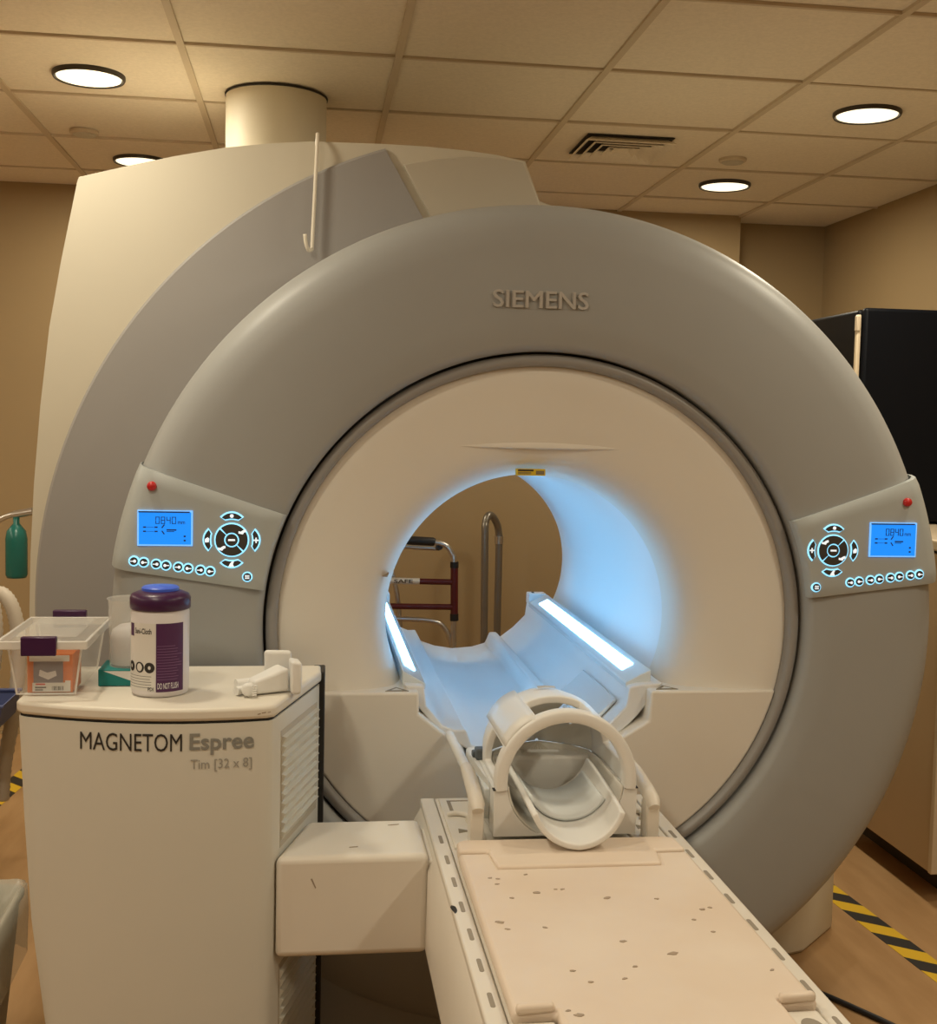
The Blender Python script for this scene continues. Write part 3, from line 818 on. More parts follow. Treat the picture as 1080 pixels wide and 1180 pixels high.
for k, (x, y) in enumerate(FL):
    p = at_z(x, y, PZ1)
    big = {7: 2.0, 9: 1.6, 10: 2.2, 4: 2.0, 15: 1.8, 24: 1.7, 17: 1.4}.get(k, 1.0)
    if px0 + .01 < p.x < px1 - .01: chip('pad_fleck', p.x, p.y, PZ1 + .0005, .0045 * big, .0026 * big, random.uniform(-.4, .5), 'fleck', bpy.data.objects['mattress'], 40 + k)
# head end fittings
box('socket_plate', px0 + .004, px0 + .075, -.478, -.160, BZ - .004, BZ + .004, 'table_white', tab, bevel=.002)
box('socket_plate', px1 - .075, px1 - .004, -.478, -.160, BZ - .004, BZ + .004, 'table_white', tab, bevel=.002)
for s, xx in ((-1, px0 + .036), (1, px1 - .036)):
    tube('socket_handle', [(xx - .026, -.285, BZ + .006)] + [(xx - .010 + .030 * math.cos(a), -.315 + .030 * math.sin(a), BZ + .010) for a in [PI / 2 - PI * .75 * q / 8 for q in range(9)]], .006, 'table_white', tab, 8)
    box('socket_recess', xx - .016, xx - .008, -.250, -.180, BZ + .003, BZ + .0046, 'slot_dark', tab)
    box('socket_recess', xx - .016, xx + .032, -.186, -.180, BZ + .003, BZ + .0046, 'seam', tab)
    box('socket_recess', xx + .012, xx + .018, -.465, -.420, BZ + .003, BZ + .0046, 'slot_dark', tab)
    V = [(xx - .014, -.395, BZ + .0046), (xx + .014, -.385, BZ + .0046), (xx - .012, -.368, BZ + .0046)]
    obj('warning_sticker', V + [(v[0], v[1], BZ + .003) for v in V], [(0, 1, 2), (0, 3, 4, 1), (1, 4, 5, 2), (2, 5, 3, 0)], 'warn_brown', tab)
# posts and guide bars either side of the coil
for s, x in ((-1, -.205), (1, .158)):
    po = prism('post', [(-.468, BZ), (-.425, BZ), (-.425, .712), (-.468, .712)], 'x', x - .014, x + .014, 'table_white', tab, bevel=.004)
    tube('post_grip', [(x, -.474, .705), (x, -.462, .716), (x, -.41, .727), (x, -.33, .738), (x, -.29, .741)], [.012, .0155, .0155, .0145, .013], 'table_white', tab, 14)
    tube('guide_bar', [(x + s * .0, -.30, .739), (x + s * .006, -.02, .742)], .011, 'coil_white', tab, 12)

# ------------------------------------------------------------------ head coil
hx, hz = -.022, .757
coil = thing('head_coil', 'white open-framed head coil with round face opening on the table end', 'head coil', (hx, -.3, BZ + .004))
# base block with concave bed
pts = [(hx - .148, .645), (hx - .148, .741), (hx - .122, .741)]
for k in range(31):
    a = PI + .13 + (PI - .26) * k / 30
    pts.append((hx + .122 * math.cos(a), max(hz + .122 * math.sin(a), .650)))
pts += [(hx + .122, .741), (hx + .148, .741), (hx + .148, .645)]
prism('base_shell', pts, 'y', -.455, -.17, 'coil_white', coil, bevel=.004, segs=2)
box('rear_base', hx - .162, hx + .162, -.20, -.11, .646, .738, 'coil_white', coil, bevel=.008, segs=3)
prism('base_flank', [(hx - .149, -.40), (hx - .163, -.19), (hx - .149, -.19)], 'z', .65, .7405, 'coil_white', coil)
prism('base_flank', [(hx + .149, -.40), (hx + .163, -.19), (hx + .149, -.19)], 'z', .65, .7405, 'coil_white', coil)
prism('side_window', [(-.40, .664), (-.25, .660), (-.25, .722), (-.40, .728)], 'x', hx - .160, hx - .147, 'coil_pad', coil, bevel=.003)
lathe('inner_liner', [(.1195, -.453), (.1195, -.24), (.108, -.18), (.070, -.145), (.0, -.138)], (hx, 0, hz), 'coil_inner', coil, axis='y', seg=40, a0=PI + .10, a1=2 * PI - .10, close=False, solid=.004)
# upper shell: grid of cells with windows left open
def shell(name, cells_a, cells_y, rfun, skip, mt, thick):
    V = []; F = []; na = len(cells_a); idx = {}
    for j, y in enumerate(cells_y):
        for i, a in enumerate(cells_a):
            r, yy = rfun(a, y)
            V.append((hx + r[0] * math.cos(a), yy, hz + r[1] * math.sin(a)))
    for j in range(len(cells_y) - 1):
        for i in range(na - 1):
            am = math.degrees((cells_a[i] + cells_a[i + 1]) / 2); ym = (cells_y[j] + cells_y[j + 1]) / 2
            if skip(am, ym): continue
            F.append((j * na + i, j * na + i + 1, (j + 1) * na + i + 1, (j + 1) * na + i))
    return obj(name, V, F, mt, coil, smooth=True, solid=thick)
angs = [math.radians(-7 + 2 * k) for k in range(98)]
ys = [-.455, -.44, -.425, -.40, -.37, -.34, -.31, -.28, -.25, -.225, -.20, -.18]
def rf(a, y):
    t_ = max(0.0, (y + .25) / .07); return ((.135 - .010 * t_, .135 - .010 * t_), y)
def sk(am, y):
    if y < -.425: return False
    if 64 < am < 115 and y < -.30: return True
    if 152 < am < 182 and y < -.27: return True
    if 12 < am < 52 and y < -.25: return True
    if 18 < am < 50 and y > -.22: return False
    return False
o = shell('upper_frame', angs, ys, rf, sk, 'coil_white', .016)
b = o.modifiers.new('bevel', 'BEVEL'); b.width = .003; b.segments = 2; b.limit_method = 'ANGLE'; b.angle_limit = math.radians(50)
# rear dome, with a window
dome_y = [(.125, -.182), (.118, -.165), (.104, -.150), (.084, -.138), (.058, -.130), (.03, -.127), (.004, -.126)]
V = []; F = []; na = len(angs)
for (r, y) in dome_y:
    for a in angs: V.append((hx + r * math.cos(a), y, hz + r * math.sin(a)))
for j in range(len(dome_y) - 1):
    for i in range(na - 1):
        am = math.degrees((angs[i] + angs[i + 1]) / 2)
        if 26 < am < 60 and 1 <= j <= 2: continue
        F.append((j * na + i, j * na + i + 1, (j + 1) * na + i + 1, (j + 1) * na + i))
obj('rear_dome', V, F, 'coil_inner', coil, smooth=True, solid=.008)
# broad raised strap on the upper left
V = []; F = []
for j, y in enumerate((-.452, -.40, -.33, -.26, -.20)):
    for i in range(8):
        a = math.radians(117 + 33 * i / 7); r = .1445 + .003 * math.sin(PI * i / 7)
        V.append((hx + r * math.cos(a), y, hz + r * math.sin(a)))
for j in range(4):
    for i in range(7): F.append((j * 8 + i, j * 8 + i + 1, j * 8 + 9 + i, j * 8 + 8 + i))
obj('shoulder_strap', V, F, 'coil_white', coil, smooth=True, solid=.008)
lathe('front_hoop', [(.121, -.430), (.121, -.456), (.124, -.460), (.142, -.460), (.146, -.456), (.146, -.430)], (hx, 0, hz), 'coil_white', coil, axis='y', seg=60, a0=math.radians(-7), a1=math.radians(187), close=False, sharp=60)
box('hinge_knob', hx - .155, hx - .135, -.235, -.205, .741, .765, 'knob_grey', coil, bevel=.003)
box('hinge_knob', hx - .160, hx - .148, -.215, -.195, .741, .755, 'knob_grey', coil, bevel=.003)
# seam line around the middle
for s in (-1, 1): box('seam_line', hx + s * .136 - .014, hx + s * .136 + .014, -.4565, -.44, .7405, .7425, 'gap_dark', coil)
# neck cradle sliding out of the front
V = []; F = []; st = 24
prof = [(-.235, .098, .772), (-.30, .098, .770), (-.40, .096, .766), (-.50, .094, .760), (-.545, .093, .756), (-.560, .092, .754)]
for (y, r, zc) in prof:
    for i in range(st + 1):
        a = math.radians(198 + 144 * i / st)
        V.append((hx + .004 + r * math.cos(a), y - .015 * (1 - abs(2 * i / st - 1)), zc + r * math.sin(a)))
for j in range(len(prof) - 1):
    for i in range(st): F.append((j * (st + 1) + i, j * (st + 1) + i + 1, (j + 1) * (st + 1) + i + 1, (j + 1) * (st + 1) + i))
o = obj('neck_cradle', V, F, 'coil_white', coil, smooth=True, solid=.012)
b = o.modifiers.new('bevel', 'BEVEL'); b.width = .003; b.segments = 2; b.limit_method = 'ANGLE'; b.angle_limit = math.radians(50)
V = []; F = []
pf = [(-.26, .0905), (-.36, .0895), (-.46, .0865)]
for (y, r) in pf:
    for i in range(st + 1):
        a = math.radians(212 + 116 * i / st); V.append((hx + .004 + r * math.cos(a), y, .768 + r * math.sin(a)))
for j in range(2):
    for i in range(st): F.append((j * (st + 1) + i, j * (st + 1) + i + 1, (j + 1) * (st + 1) + i + 1, (j + 1) * (st + 1) + i))
obj('cradle_pad', V, F, 'coil_pad', coil, smooth=True, solid=.008)
# top sticker on the coil
lathe('maker_plate', [(.145, -.235), (.145, -.215)], (hx, 0, hz), 'insert_beige', coil, axis='y', seg=8, a0=math.radians(82), a1=math.radians(98), close=False)

# ------------------------------------------------------------------ things on the cabinet
ZT = .9285
# wipes canister
kx, ky, kr = -.838, -.372, .0565
can = thing('wipes_canister', 'white wipes canister with purple lid and blue cap on the cabinet', 'canister', (kx, ky, ZT))
lathe('canister_body', [(.0, .0), (.050, .0), (.0545, .003), (kr - .0005, .012), (kr, .05), (kr, .165), (kr - .003, .172)], (kx, ky, ZT), 'canister_white', can, seg=56)
lathe('lid', [(kr + .0005, .170), (kr + .0025, .172), (kr + .0025, .192), (kr - .001, .199), (kr - .010, .203), (.036, .206), (.0, .206)], (kx, ky, ZT), 'purple', can, seg=56)
lathe('cap', [(.036, .204), (.0365, .211), (.033, .214), (.0, .215)], (kx, ky, ZT), 'cap_blue', can, seg=40)
fa = math.atan2(-2.8039 - ky, -.5462 - kx)     # heading towards the viewer
def on_can(u_deg, z, out=.0006):
    a = fa + math.radians(u_deg)
    return (kx + (kr + out) * math.cos(a), ky + (kr + out) * math.sin(a), ZT + z)
def can_patch(name, u0, u1, z0, z1, mt, out, parent=can, n=None):
    n = n or max(2, int(abs(u1 - u0) / 5)); V = []; F = []
    for k in range(n + 1):
        u = u0 + (u1 - u0) * k / n
        V += [on_can(u, z0, out), on_can(u, z1, out)]
    for k in range(n): F.append((2 * k, 2 * k + 2, 2 * k + 3, 2 * k + 1))
    return obj(name, V, F, mt, parent, smooth=True)
lb = can_patch('label', -110, -9, .014, .147, 'label_white', .0005)
lb2 = can_patch('label', -8, 50, .012, .147, 'label_violet', .0005)
lb['label'] = 'white half of the printed label'; lb2['label'] = 'purple half of the printed label'
for k in range(13): can_patch('label_print', -6, random.uniform(30, 46), .036 + k * .0055, .0372 + k * .0055, 'print_violet', .0009, lb2)
def can_text(body, u0, u1, z0, z1, mt, parent, bold=.0):
    return lettering('label_lettering', body, lambda u, v: on_can(u0 + (u1 - u0) * u, z0 + (z1 - z0) * v, .001), mt, parent, bold)
can_text('DO NOT FLUSH', -5, 37, .018, .030, 'print_white', lb2, .01)
can_text('Sani-Cloth', -56, -17, .126, .137, 'ink_black', lb, .015)
can_patch('label_print', -75, -60, .120, .145, 'label_violet', .0009, lb)
for (u, mt) in ((-43, 'ink_black'), (-21, 'ink_black'), (-68, 'ink_black')):
    V = [on_can(u, .060, .0010)]; F = []
    for k in range(20):
        a = 2 * PI * k / 20; V.append(on_can(u + 10.5 * math.cos(a), .060 + .0105 * math.sin(a), .0010))
    for k in range(20): F.append((0, 1 + k, 1 + (k + 1) % 20))
    obj('label_symbol', V, F, mt, lb)
    V = [on_can(u, .060, .0013)]; F = []
    rr = .75 if u == -43 else .35
    for k in range(16):
        a = 2 * PI * k / 16; V.append(on_can(u + 10.5 * rr * math.cos(a) * .8, .060 + .0105 * rr * math.sin(a), .0014))
    for k in range(16): F.append((0, 1 + k, 1 + (k + 1) % 16))
    obj('label_symbol', V, F, 'label_white', lb)
for k in range(5): can_patch('label_print', -80, random.uniform(-22, -12), .020 + k * .0055, .0212 + k * .0055, 'ink_grey', .0009, lb)
can_text('PDI', -24, -13, .0145, .0215, 'ink_black', lb, .02)

# teal carton and the measuring cup on it
t = thing('teal_carton', 'flat teal cardboard carton behind the wipes canister', 'carton', (-.905, -.27, ZT))
bx_ = box('carton_body', -.968, -.845, -.315, -.212, ZT, ZT + .034, 'teal', t, bevel=.0015)
V = [(-.957, -.3156, ZT + .031), (-.850, -.3156, ZT + .031), (-.850, -.3156, ZT + .010), (-.905, -.3156, ZT + .012)]
obj('printed_flash', V + [(v[0], v[1] + .001, v[2]) for v in V], [(0, 1, 2, 3), (7, 6, 5, 4), (0, 4, 5, 1), (1, 5, 6, 2), (2, 6, 7, 3), (3, 7, 4, 0)], 'label_white', bx_)
cx_, cy_, cz_ = -.912, -.262, ZT + .0342
t = thing('plastic_beaker', 'clear plastic beaker half full of white, on teal carton', 'beaker', (cx_, cy_, cz_))
lathe('beaker_wall', [(.0, .002), (.040, .002), (.0415, .0), (.0445, .135), (.0475, .139), (.0435, .138), (.0405, .004), (.0, .004)], (cx_, cy_, cz_), 'cup_clear', t, seg=44)
lathe('beaker_fill', [(.0, .004), (.0385, .004), (.0405, .060), (.036, .074), (.022, .084), (.0, .088)], (cx_, cy_, cz_), 'canister_white', t, seg=36)

# clear storage box with purple latches
sb = thing('storage_box', 'clear plastic storage box with purple latches on the cabinet corner', 'storage box', (-1.05, -.26, ZT))
def tray(z0, z1, x00, x01, y00, y01, gx, gy):
    return [(x00, y00, z0), (x01, y00, z0), (x01, y01, z0), (x00, y01, z0), (x00 - gx, y00 - gy, z1), (x01 + gx, y00 - gy, z1), (x01 + gx, y01 + gy, z1), (x00 - gx, y01 + gy, z1)]
V = tray(ZT + .001, ZT + .098, -1.108, -.998, -.395, -.150, .014, .010)
obj('box_tub', V, [(0, 3, 2, 1), (0, 1, 5, 4), (1, 2, 6, 5), (2, 3, 7, 6), (3, 0, 4, 7)], 'box_clear', sb)
V = [(-1.140, -.424, ZT + .098), (-.972, -.424, ZT + .098), (-.972, -.128, ZT + .098), (-1.140, -.128, ZT + .098)]
V += [(v[0], v[1], ZT + .112) for v in V]
obj('box_lid', V, box_vf(0, 1, 0, 1, 0, 1)[1], 'box_clear', sb, bevel=.005)
for (x0, x1, y0, y1) in ((-1.142, -.970, -.426, -.420), (-1.142, -.970, -.132, -.126), (-1.142, -1.136, -.420, -.132), (-.976, -.970, -.420, -.132)): box('lid_rim', x0, x1, y0, y1, ZT + .096, ZT + .1125, 'rim_clear', sb, bevel=.002)
for (sx, sy) in ((-1.108, -.395), (-.998, -.395), (-.998, -.150), (-1.108, -.150)):
    gx = -.014 if sx < -1.05 else .014; gy = -.010 if sy < -.3 else .010
    tube('tub_corner', [(sx, sy, ZT + .003), (sx + gx, sy + gy, ZT + .098)], .0022, 'rim_clear', sb, 8)
tube('tub_foot_edge', [(-1.108, -.395, ZT + .003), (-.998, -.395, ZT + .003)], .0018, 'rim_clear', sb, 8)
box('lid_panel', -1.115, -.997, -.385, -.165, ZT + .113, ZT + .117, 'box_clear', sb, bevel=.003)
prism('front_latch', [(-.436, ZT + .122), (-.420, ZT + .122), (-.420, ZT + .112), (-.428, ZT + .110), (-.428, ZT + .088), (-.436, ZT + .085)], 'x', -1.092, -1.026, 'purple', sb, bevel=.002)
prism('back_latch', [(-.112, ZT + .126), (-.130, ZT + .126), (-.130, ZT + .112), (-.124, ZT + .088), (-.112, ZT + .088)], 'x', -1.095, -1.025, 'purple', sb, bevel=.002)
ct = thing('orange_carton', 'orange and white carton inside the clear storage box', 'carton', (-1.046, -.35, ZT + .004))
cb = box('carton_body', -1.090, -1.004, -.388, -.300, ZT + .004, ZT + .080, 'orange', ct, bevel=.001)
box('carton_label', -1.078, -1.022, -.3892, -.388, ZT + .022, ZT + .066, 'photo_grey', cb)
box('carton_label', -1.080, -1.014, -.3894, -.388, ZT + .006, ZT + .024, 'label_white', cb)
box('carton_label', -1.018, -1.008, -.3892, -.388, ZT + .006, ZT + .028, 'label_white', cb)
box('carton_label', -1.086, -1.010, -.3891, -.388, ZT + .066, ZT + .078, 'label_white', cb)
prism('label_picture', [(-1.068, ZT + .038), (-1.05, ZT + .030), (-1.034, ZT + .038), (-1.036, ZT + .048), (-1.052, ZT + .044), (-1.066, ZT + .050)], 'y', -.3897, -.389, 'canister_white', cb)
box('label_print', -1.074, -1.056, -.3898, -.389, ZT + .0195, ZT + .0225, 'red_print', cb)
box('label_print', -1.075, -1.054, -.3898, -.389, ZT + .0135, ZT + .016, 'ink_black', cb)
box('label_print', -1.075, -1.060, -.3898, -.389, ZT + .008, ZT + .012, 'ink_grey', cb)
for k in range(8): box('barcode_bar', -1.043 + k * .0028, -1.043 + k * .0028 + (.0016 if k % 3 else .0008), -.3898, -.389, ZT + .009, ZT + .017, 'ink_black', cb)
# paper wads in the box
V, F = lathe_vf([(0, 0), (.02, .004), (.028, .03), (.022, .05), (.012, .07), (0, .074)], (-1.064, -.235, ZT + .004), seg=14)
rnd = random.Random(4)
V = [(v[0] + rnd.uniform(-.004, .004), v[1] + rnd.uniform(-.004, .004), v[2] + rnd.uniform(0, .004)) for v in V]
o = obj('tissue_wad', V, F, 'label_white', None, origin=(-1.064, -.225, ZT + .004)); tag(o, 'crumpled white wrapper inside the clear storage box', 'wrapper')

# hand-held white plastic accessory
dv = thing('plastic_clamp', 'white plastic clamp accessory with two flat paddles on the cabinet', 'accessory', (-.62, -.36, ZT))
e1 = Vector((.86, .51, 0)); e2 = Vector((-.51, .86, 0)); O = Vector((-.668, -.408, ZT))
def L3(a, b_, z): return tuple(O + e1 * a + e2 * b_ + Vector((0, 0, z)))
V = [L3(.015, -.016, .002), L3(.086, -.024, .002), L3(.086, .026, .002), L3(.015, .018, .002), L3(.012, -.015, .030), L3(.086, -.024, .050), L3(.086, .026, .052), L3(.012, .017, .030)]
obj('clamp_body', V, box_vf(0, 1, 0, 1, 0, 1)[1], 'coil_white', dv, bevel=.006, segs=3)
V = [L3(.078, -.046, .0), L3(.098, -.054, .0), L3(.116, -.010, .0), L3(.096, -.002, .0), L3(.078, -.046, .068), L3(.098, -.054, .064), L3(.116, -.010, .064), L3(.096, -.002, .068)]
obj('paddle', V, box_vf(0, 1, 0, 1, 0, 1)[1], 'coil_white', dv, bevel=.006, segs=3)
V = [L3(.064, .036, .0), L3(.112, .012, .0), L3(.118, .028, .0), L3(.070, .052, .0), L3(.062, .036, .078), L3(.112, .012, .076), L3(.118, .028, .076), L3(.068, .052, .078)]
obj('paddle', V, box_vf(0, 1, 0, 1, 0, 1)[1], 'coil_white', dv, bevel=.007, segs=3)
kn = lathe('knob', [(0, 0), (.009, 0), (.013, .004), (.013, .018), (.009, .022), (0, .022)], (0, 0, 0), 'coil_white', dv, seg=20)
kn.data.transform(Matrix.Translation(Vector(L3(.004, -.006, .0155)) - rootloc(dv)) @ Matrix.Rotation(math.radians(90), 4, 'X') @ Matrix.Translation(rootloc(dv)))
for q in range(5):
    tube('knob_ridge', [L3(.0, -.030 + .0, .006 + .0045 * q), L3(.008, -.030, .006 + .0045 * q)], .0022, 'coil_white', dv, 6)
tube('pin', [L3(-.018, .006, .010), L3(.012, .010, .010)], .009, 'coil_white', dv, 12)
tube('pin', [L3(-.010, .022, .020), L3(.020, .020, .020)], .010, 'coil_white', dv, 12)

# ------------------------------------------------------------------ behind the bore: walker and loop
wk = thing('folded_walker', 'folded aluminium walking frame with dark red sleeves seen through the bore', 'walker', (-.25, 2.35, 0))
def bend(pts, r, name, mt, parent=wk, seg=10, n=6): return tube(name, smooth_path(pts, n), r, mt, parent, seg)
bend([(-.50, 2.3, .02), (-.47, 2.3, .80), (-.44, 2.3, .93), (-.36, 2.3, .975), (-.10, 2.3, .978), (.02, 2.3, .968), (.062, 2.3, .925), (.074, 2.3, .86), (.078, 2.3, .5), (.082, 2.3, .02)], .0125, 'top_tube', 'steel')
tube('hand_grip', [(-.135, 2.3, .980), (-.125, 2.3, .981), (-.02, 2.3, .976), (-.012, 2.3, .974)], [.016, .019, .019, .016], 'black_plastic', wk)
tube('leg_sleeve', [(.0745, 2.3, .88), (.079, 2.3, .65)], .0165, 'walker_red', wk)
tube('sleeve_collar', [(.0743, 2.3, .89), (.0748, 2.3, .865)], .0185, 'black_plastic', wk)
tube('sleeve_collar', [(.0785, 2.3, .665), (.0795, 2.3, .635)], .0185, 'black_plastic', wk)
cb1 = tube('crossbar', [(-.46, 2.3, .812), (.072, 2.3, .802)], .013, 'walker_red', wk)
cb2 = tube('crossbar', [(-.46, 2.3, .700), (.075, 2.3, .694)], .013, 'walker_red', wk)
lb = tube('safety_label', [(-.33, 2.3, .8095), (-.075, 2.3, .8048)], .0138, 'label_white', wk)
lettering('label_lettering', 'SAFE', lambda u, v: (-.185 + .08 * u, 2.2855, .799 + .016 * v), 'ink_black', lb, bold=.01)
bend([(-.5, 2.36, .022), (-.40, 2.36, .45), (-.30, 2.36, .80), (-.25, 2.36, .91), (-.20, 2.36, .948), (-.06, 2.36, .945), (.0, 2.36, .942)], .0115, 'rear_tube', 'steel')
bend([(-.24, 2.36, .93), (-.18, 2.36, .80), (-.15, 2.36, .60), (-.10, 2.36, .02)], .0115, 'rear_tube', 'steel')
bend([(-.46, 2.31, .645), (-.2, 2.31, .642), (-.02, 2.31, .632), (.04, 2.31, .600), (.070, 2.305, .53)], .011, 'lower_brace', 'steel')
tube('clip', [(.01, 2.3, .955), (.01, 2.36, .945)], .014, 'black_plastic', wk)
for x in (-.50, .082): tube('rubber_foot', [(x, 2.3, .0), (x, 2.3, .035)], [.02, .016], 'black_plastic', wk)
for x in (-.5, -.10): tube('rubber_foot', [(x, 2.36, .0), (x, 2.36, .035)], [.02, .016], 'black_plastic', wk)

lp = thing('steel_loop', 'tall brushed steel loop standing by the back wall, right of walker', 'loop handle', (.29, 2.7, 0))
tube('loop_tube', smooth_path([(.262, 2.62, .03), (.258, 2.62, .5), (.252, 2.62, .96), (.254, 2.63, 1.03), (.268, 2.645, 1.065), (.290, 2.67, 1.062), (.315, 2.70, 1.03), (.330, 2.72, .985), (.334, 2.72, .90), (.334, 2.72, .5), (.334, 2.72, .03)], 6), .017, 'steel_dark', lp, 12)
tube('weld_collar', [(.332, 2.718, .965), (.3335, 2.72, .93)], .0205, 'steel', lp)
box('foot_plate', .20, .39, 2.55, 2.80, 0, .03, 'steel_dark', lp, bevel=.006)

# ------------------------------------------------------------------ right side: counter and black cabinet
cu = thing('counter_cabinet', 'beige counter cabinet along the right wall behind the scanner', 'cabinet', (1.7, 1.3, 0))
box('carcass', 1.405, 2.02, .66, 2.6, .10, 1.105, 'counter_beige', cu, bevel=.004)
box('toe_kick', 1.50, 2.02, .72, 2.6, 0, .10, 'trim_dark', cu)
box('shadow_gap', 1.412, 2.02, .667, 2.6, 1.104, 1.116, 'gap_dark', cu)
box('worktop', 1.395, 2.03, .64, 2.6, 1.115, 1.150, 'counter_top', cu, bevel=.006)
for y in (1.15, 1.7): box('door_line', 1.4035, 1.41, y - .002, y + .002, .13, 1.08, 'gap_dark', cu)
box('corner_edge', 1.4005, 1.425, .655, .675, .10, 1.10, 'counter_top', cu, bevel=.003)
bc = thing('black_cabinet', 'tall black cabinet standing on the beige counter at right', 'cabinet', (1.7, 1.5, 1.15))
box('cabinet_box', 1.415, 2.02, 1.37, 1.80, 1.155, 1.925, 'black_panel', bc, bevel=.012, segs=3)
box('front_panel', 1.425, 2.02, 1.335, 1.369, 1.16, 1.93, 'black_panel', bc, bevel=.012, segs=3)
box('edge_strip', 1.402, 1.418, 1.345, 1.366, 1.30, 1.905, 'counter_top', bc, bevel=.005)
box('edge_catch', 1.398, 1.412, 1.340, 1.360, 1.845, 1.90, 'grid_beige', bc, bevel=.003)

# ------------------------------------------------------------------ floor tapes and cable
def tape(p0, p1, width, label, stripe):
    p0, p1 = Vector((*p0, 0)), Vector((*p1, 0)); dr = (p1 - p0).normalized(); nn = Vector((-dr.y, dr.x, 0)) * width / 2
    L = (p1 - p0).length
    t = thing('floor_tape', label, 'tape', tuple((p0 + p1) / 2), 'hazard tapes on the floor')
    s = -width; k = 0; sk_ = width * .9
    while s < L:
        a, b_ = s, s + stripe
        def cl(q): return min(max(q, 0), L)
        V = [p0 + dr * cl(a) - nn, p0 + dr * cl(b_) - nn, p0 + dr * cl(b_ + sk_) + nn, p0 + dr * cl(a + sk_) + nn]
        V = [v + Vector((0, 0, .0012)) for v in V]
        if (V[1] - V[0]).length + (V[2] - V[3]).length > .004:
            W = V + [Vector((v.x, v.y, .0002)) for v in V]
            obj('stripe', W, [(0, 1, 2, 3), (7, 6, 5, 4), (0, 4, 5, 1), (1, 5, 6, 2), (2, 6, 7, 3), (3, 7, 4, 0)], 'tape_yellow' if k % 2 else 'tape_black', t)
        s += stripe; k += 1
tape((1.10, 1.25), (1.265, -.75), .080, 'yellow and black hazard tape on floor right of the scanner', .085)
tape((-1.66, 2.60), (-1.80, 1.20), .085, 'yellow and black hazard tape on floor at the left edge', .075)
V, F = tube_vf(smooth_path([(.66, .20, .008), (.74, .175, .008), (.80, .105, .008), (.86, .01, .008), (.93, -.12, .008), (1.02, -.36, .008), (1.15, -.7, .008)], 6), .0075, 8)
tag(obj('floor_cable', V, F, 'black_plastic', None, smooth=True, origin=(.8, .1, 0)), 'black cable on the floor right of the patient table', 'cable')

# ------------------------------------------------------------------ far left corner things
st_ = thing('chrome_stand', 'chrome stand with bent arm at the left edge', 'stand', (-1.78, 1.25, 0))
tube('pole', [(-1.78, 1.25, .03), (-1.78, 1.25, 1.03)], .012, 'steel', st_)
tube('bent_arm', smooth_path([(-1.78, 1.25, 1.02), (-1.72, 1.25, 1.05), (-1.62, 1.24, 1.095), (-1.56, 1.22, 1.125), (-1.50, 1.20, 1.155), (-1.435, 1.19, 1.168)], 5), .009, 'steel', st_)
tube('arm_tip', [(-1.485, 1.197, 1.158), (-1.425, 1.188, 1.170)], .0125, 'steel', st_)
lathe('stand_base', [(.0, .0), (.15, .0), (.15, .02), (.05, .035), (0, .035)], (-1.78, 1.25, 0), 'steel_dark', st_)
V, F = lathe_vf([(0, 0), (.030, .0), (.034, .01), (.034, .125), (.030, .150), (.016, .168), (.010, .175), (.010, .195), (.0, .198)], (-1.478, 1.195, .955), seg=24)
o = obj('green_bottle', V, F, 'bottle_green', None, smooth=True, origin=(-1.478, 1.195, .955)); tag(o, 'green plastic bottle hanging from the chrome arm at left', 'bottle')
ca = thing('hose_cart', 'cream equipment cart at the left edge under the bottle', 'cart', (-1.72, .8, 0))
box('cart_body', -1.98, -1.50, .62, .97, .09, .55, 'hose_white', ca, bevel=.02)
box('cart_top', -2.0, -1.45, .60, .99, .55, .585, 'counter_top', ca, bevel=.008)
for (x, y) in ((-1.93, .67), (-1.58, .67), (-1.93, .92), (-1.58, .92)): tube('caster', [(x - .012, y, .045), (x + .012, y, .045)], .045, 'black_plastic', ca, 16)
def hose(pts, lbl):
    P = smooth_path(pts, 14)
    rr = [.021 + (.0025 if k % 2 else 0) for k in range(len(P))]
    V, F = tube_vf(P, rr, 10)
    o = obj('corrugated_hose', V, F, 'hose_white', None, smooth=True, origin=pts[0]); tag(o, lbl, 'hose', 'white corrugated hoses')
hose([(-1.62, .955, .612), (-1.57, .99, .84), (-1.50, 1.00, .93), (-1.445, .98, .90), (-1.42, .97, .78), (-1.43, .96, .60), (-1.46, .96, .42), (-1.47, .96, .30)], 'white corrugated hose looping in front of the cart, outer one')
hose([(-1.70, .95, .612), (-1.64, .955, .88), (-1.55, .94, .985), (-1.495, .93, .94), (-1.475, .92, .82), (-1.49, .92, .66)], 'white corrugated hose looping over the cart top, inner one')
bs = thing('blue_tray', 'dark blue plastic tray on the cart at the left edge', 'tray', (-1.50, .80, .586))
V = tray(.587, .652, -1.60, -1.415, .70, .90, .012, .012)
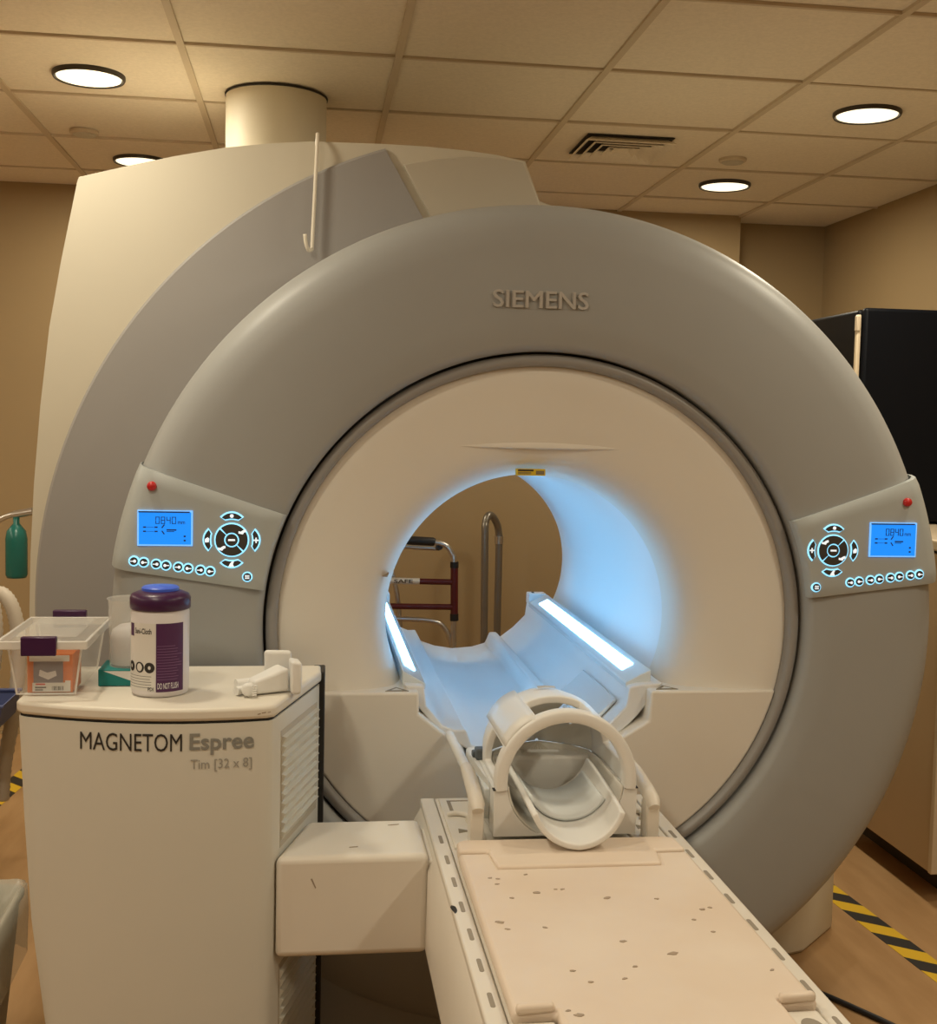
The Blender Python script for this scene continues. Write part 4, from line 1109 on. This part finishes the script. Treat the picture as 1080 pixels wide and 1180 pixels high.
obj('tray_shell', V, [(0, 3, 2, 1), (0, 1, 5, 4), (1, 2, 6, 5), (2, 3, 7, 6), (3, 0, 4, 7)], 'basin_blue', bs, solid=.004)
for (x0, x1, y0, y1) in ((-1.618, -1.397, .682, .696), (-1.618, -1.397, .904, .918)): box('tray_rim', x0, x1, y0, y1, .648, .656, 'basin_blue', bs, bevel=.002)

# ------------------------------------------------------------------ waste bin with liner
wb = thing('waste_bin', 'grey waste bin with clear liner bag beside the cabinet, bottom left', 'waste bin', (-1.33, -.27, 0))
def rrect(cx, cy, hx_, hy_, r, n=5):
    out = []
    for (sx, sy, a0) in ((1, 1, 0), (-1, 1, 90), (-1, -1, 180), (1, -1, 270)):
        for k in range(n + 1):
            a = math.radians(a0 + 90 * k / n)
            out.append((cx + sx * (hx_ - r) + r * math.cos(a), cy + sy * (hy_ - r) + r * math.sin(a)))
    return out
def rloft(name, rings, mt, parent, cap=True, jit=0, solid=0.0):
    V = []; F = []; n = None; rn = random.Random(9)
    for (cx, cy, hx_, hy_, r, z) in rings:
        p = rrect(cx, cy, hx_, hy_, r); n = len(p)
        V += [(x + rn.uniform(-jit, jit), y + rn.uniform(-jit, jit), z + rn.uniform(-jit, jit)) for x, y in p]
    for i in range(len(rings) - 1):
        for q in range(n): F.append((i * n + q, i * n + (q + 1) % n, (i + 1) * n + (q + 1) % n, (i + 1) * n + q))
    if cap: F.append(tuple(range(n)))
    return obj(name, V, F, mt, parent, smooth=True, solid=solid)
wx, wy = -1.328, -.265
rloft('bin_shell', [(wx, wy, .125, .115, .03, .004), (wx, wy, .165, .155, .04, .425), (wx, wy, .172, .162, .04, .43), (wx, wy, .172, .162, .04, .44)], 'bin_grey', wb, solid=.004)
rloft('liner', [(wx, wy, .178, .168, .045, .30), (wx, wy, .181, .171, .045, .40), (wx, wy, .178, .168, .04, .452), (wx, wy, .168, .158, .04, .455), (wx, wy, .150, .140, .04, .40), (wx, wy, .12, .11, .04, .18)], 'liner_clear', wb, cap=False, jit=.004)
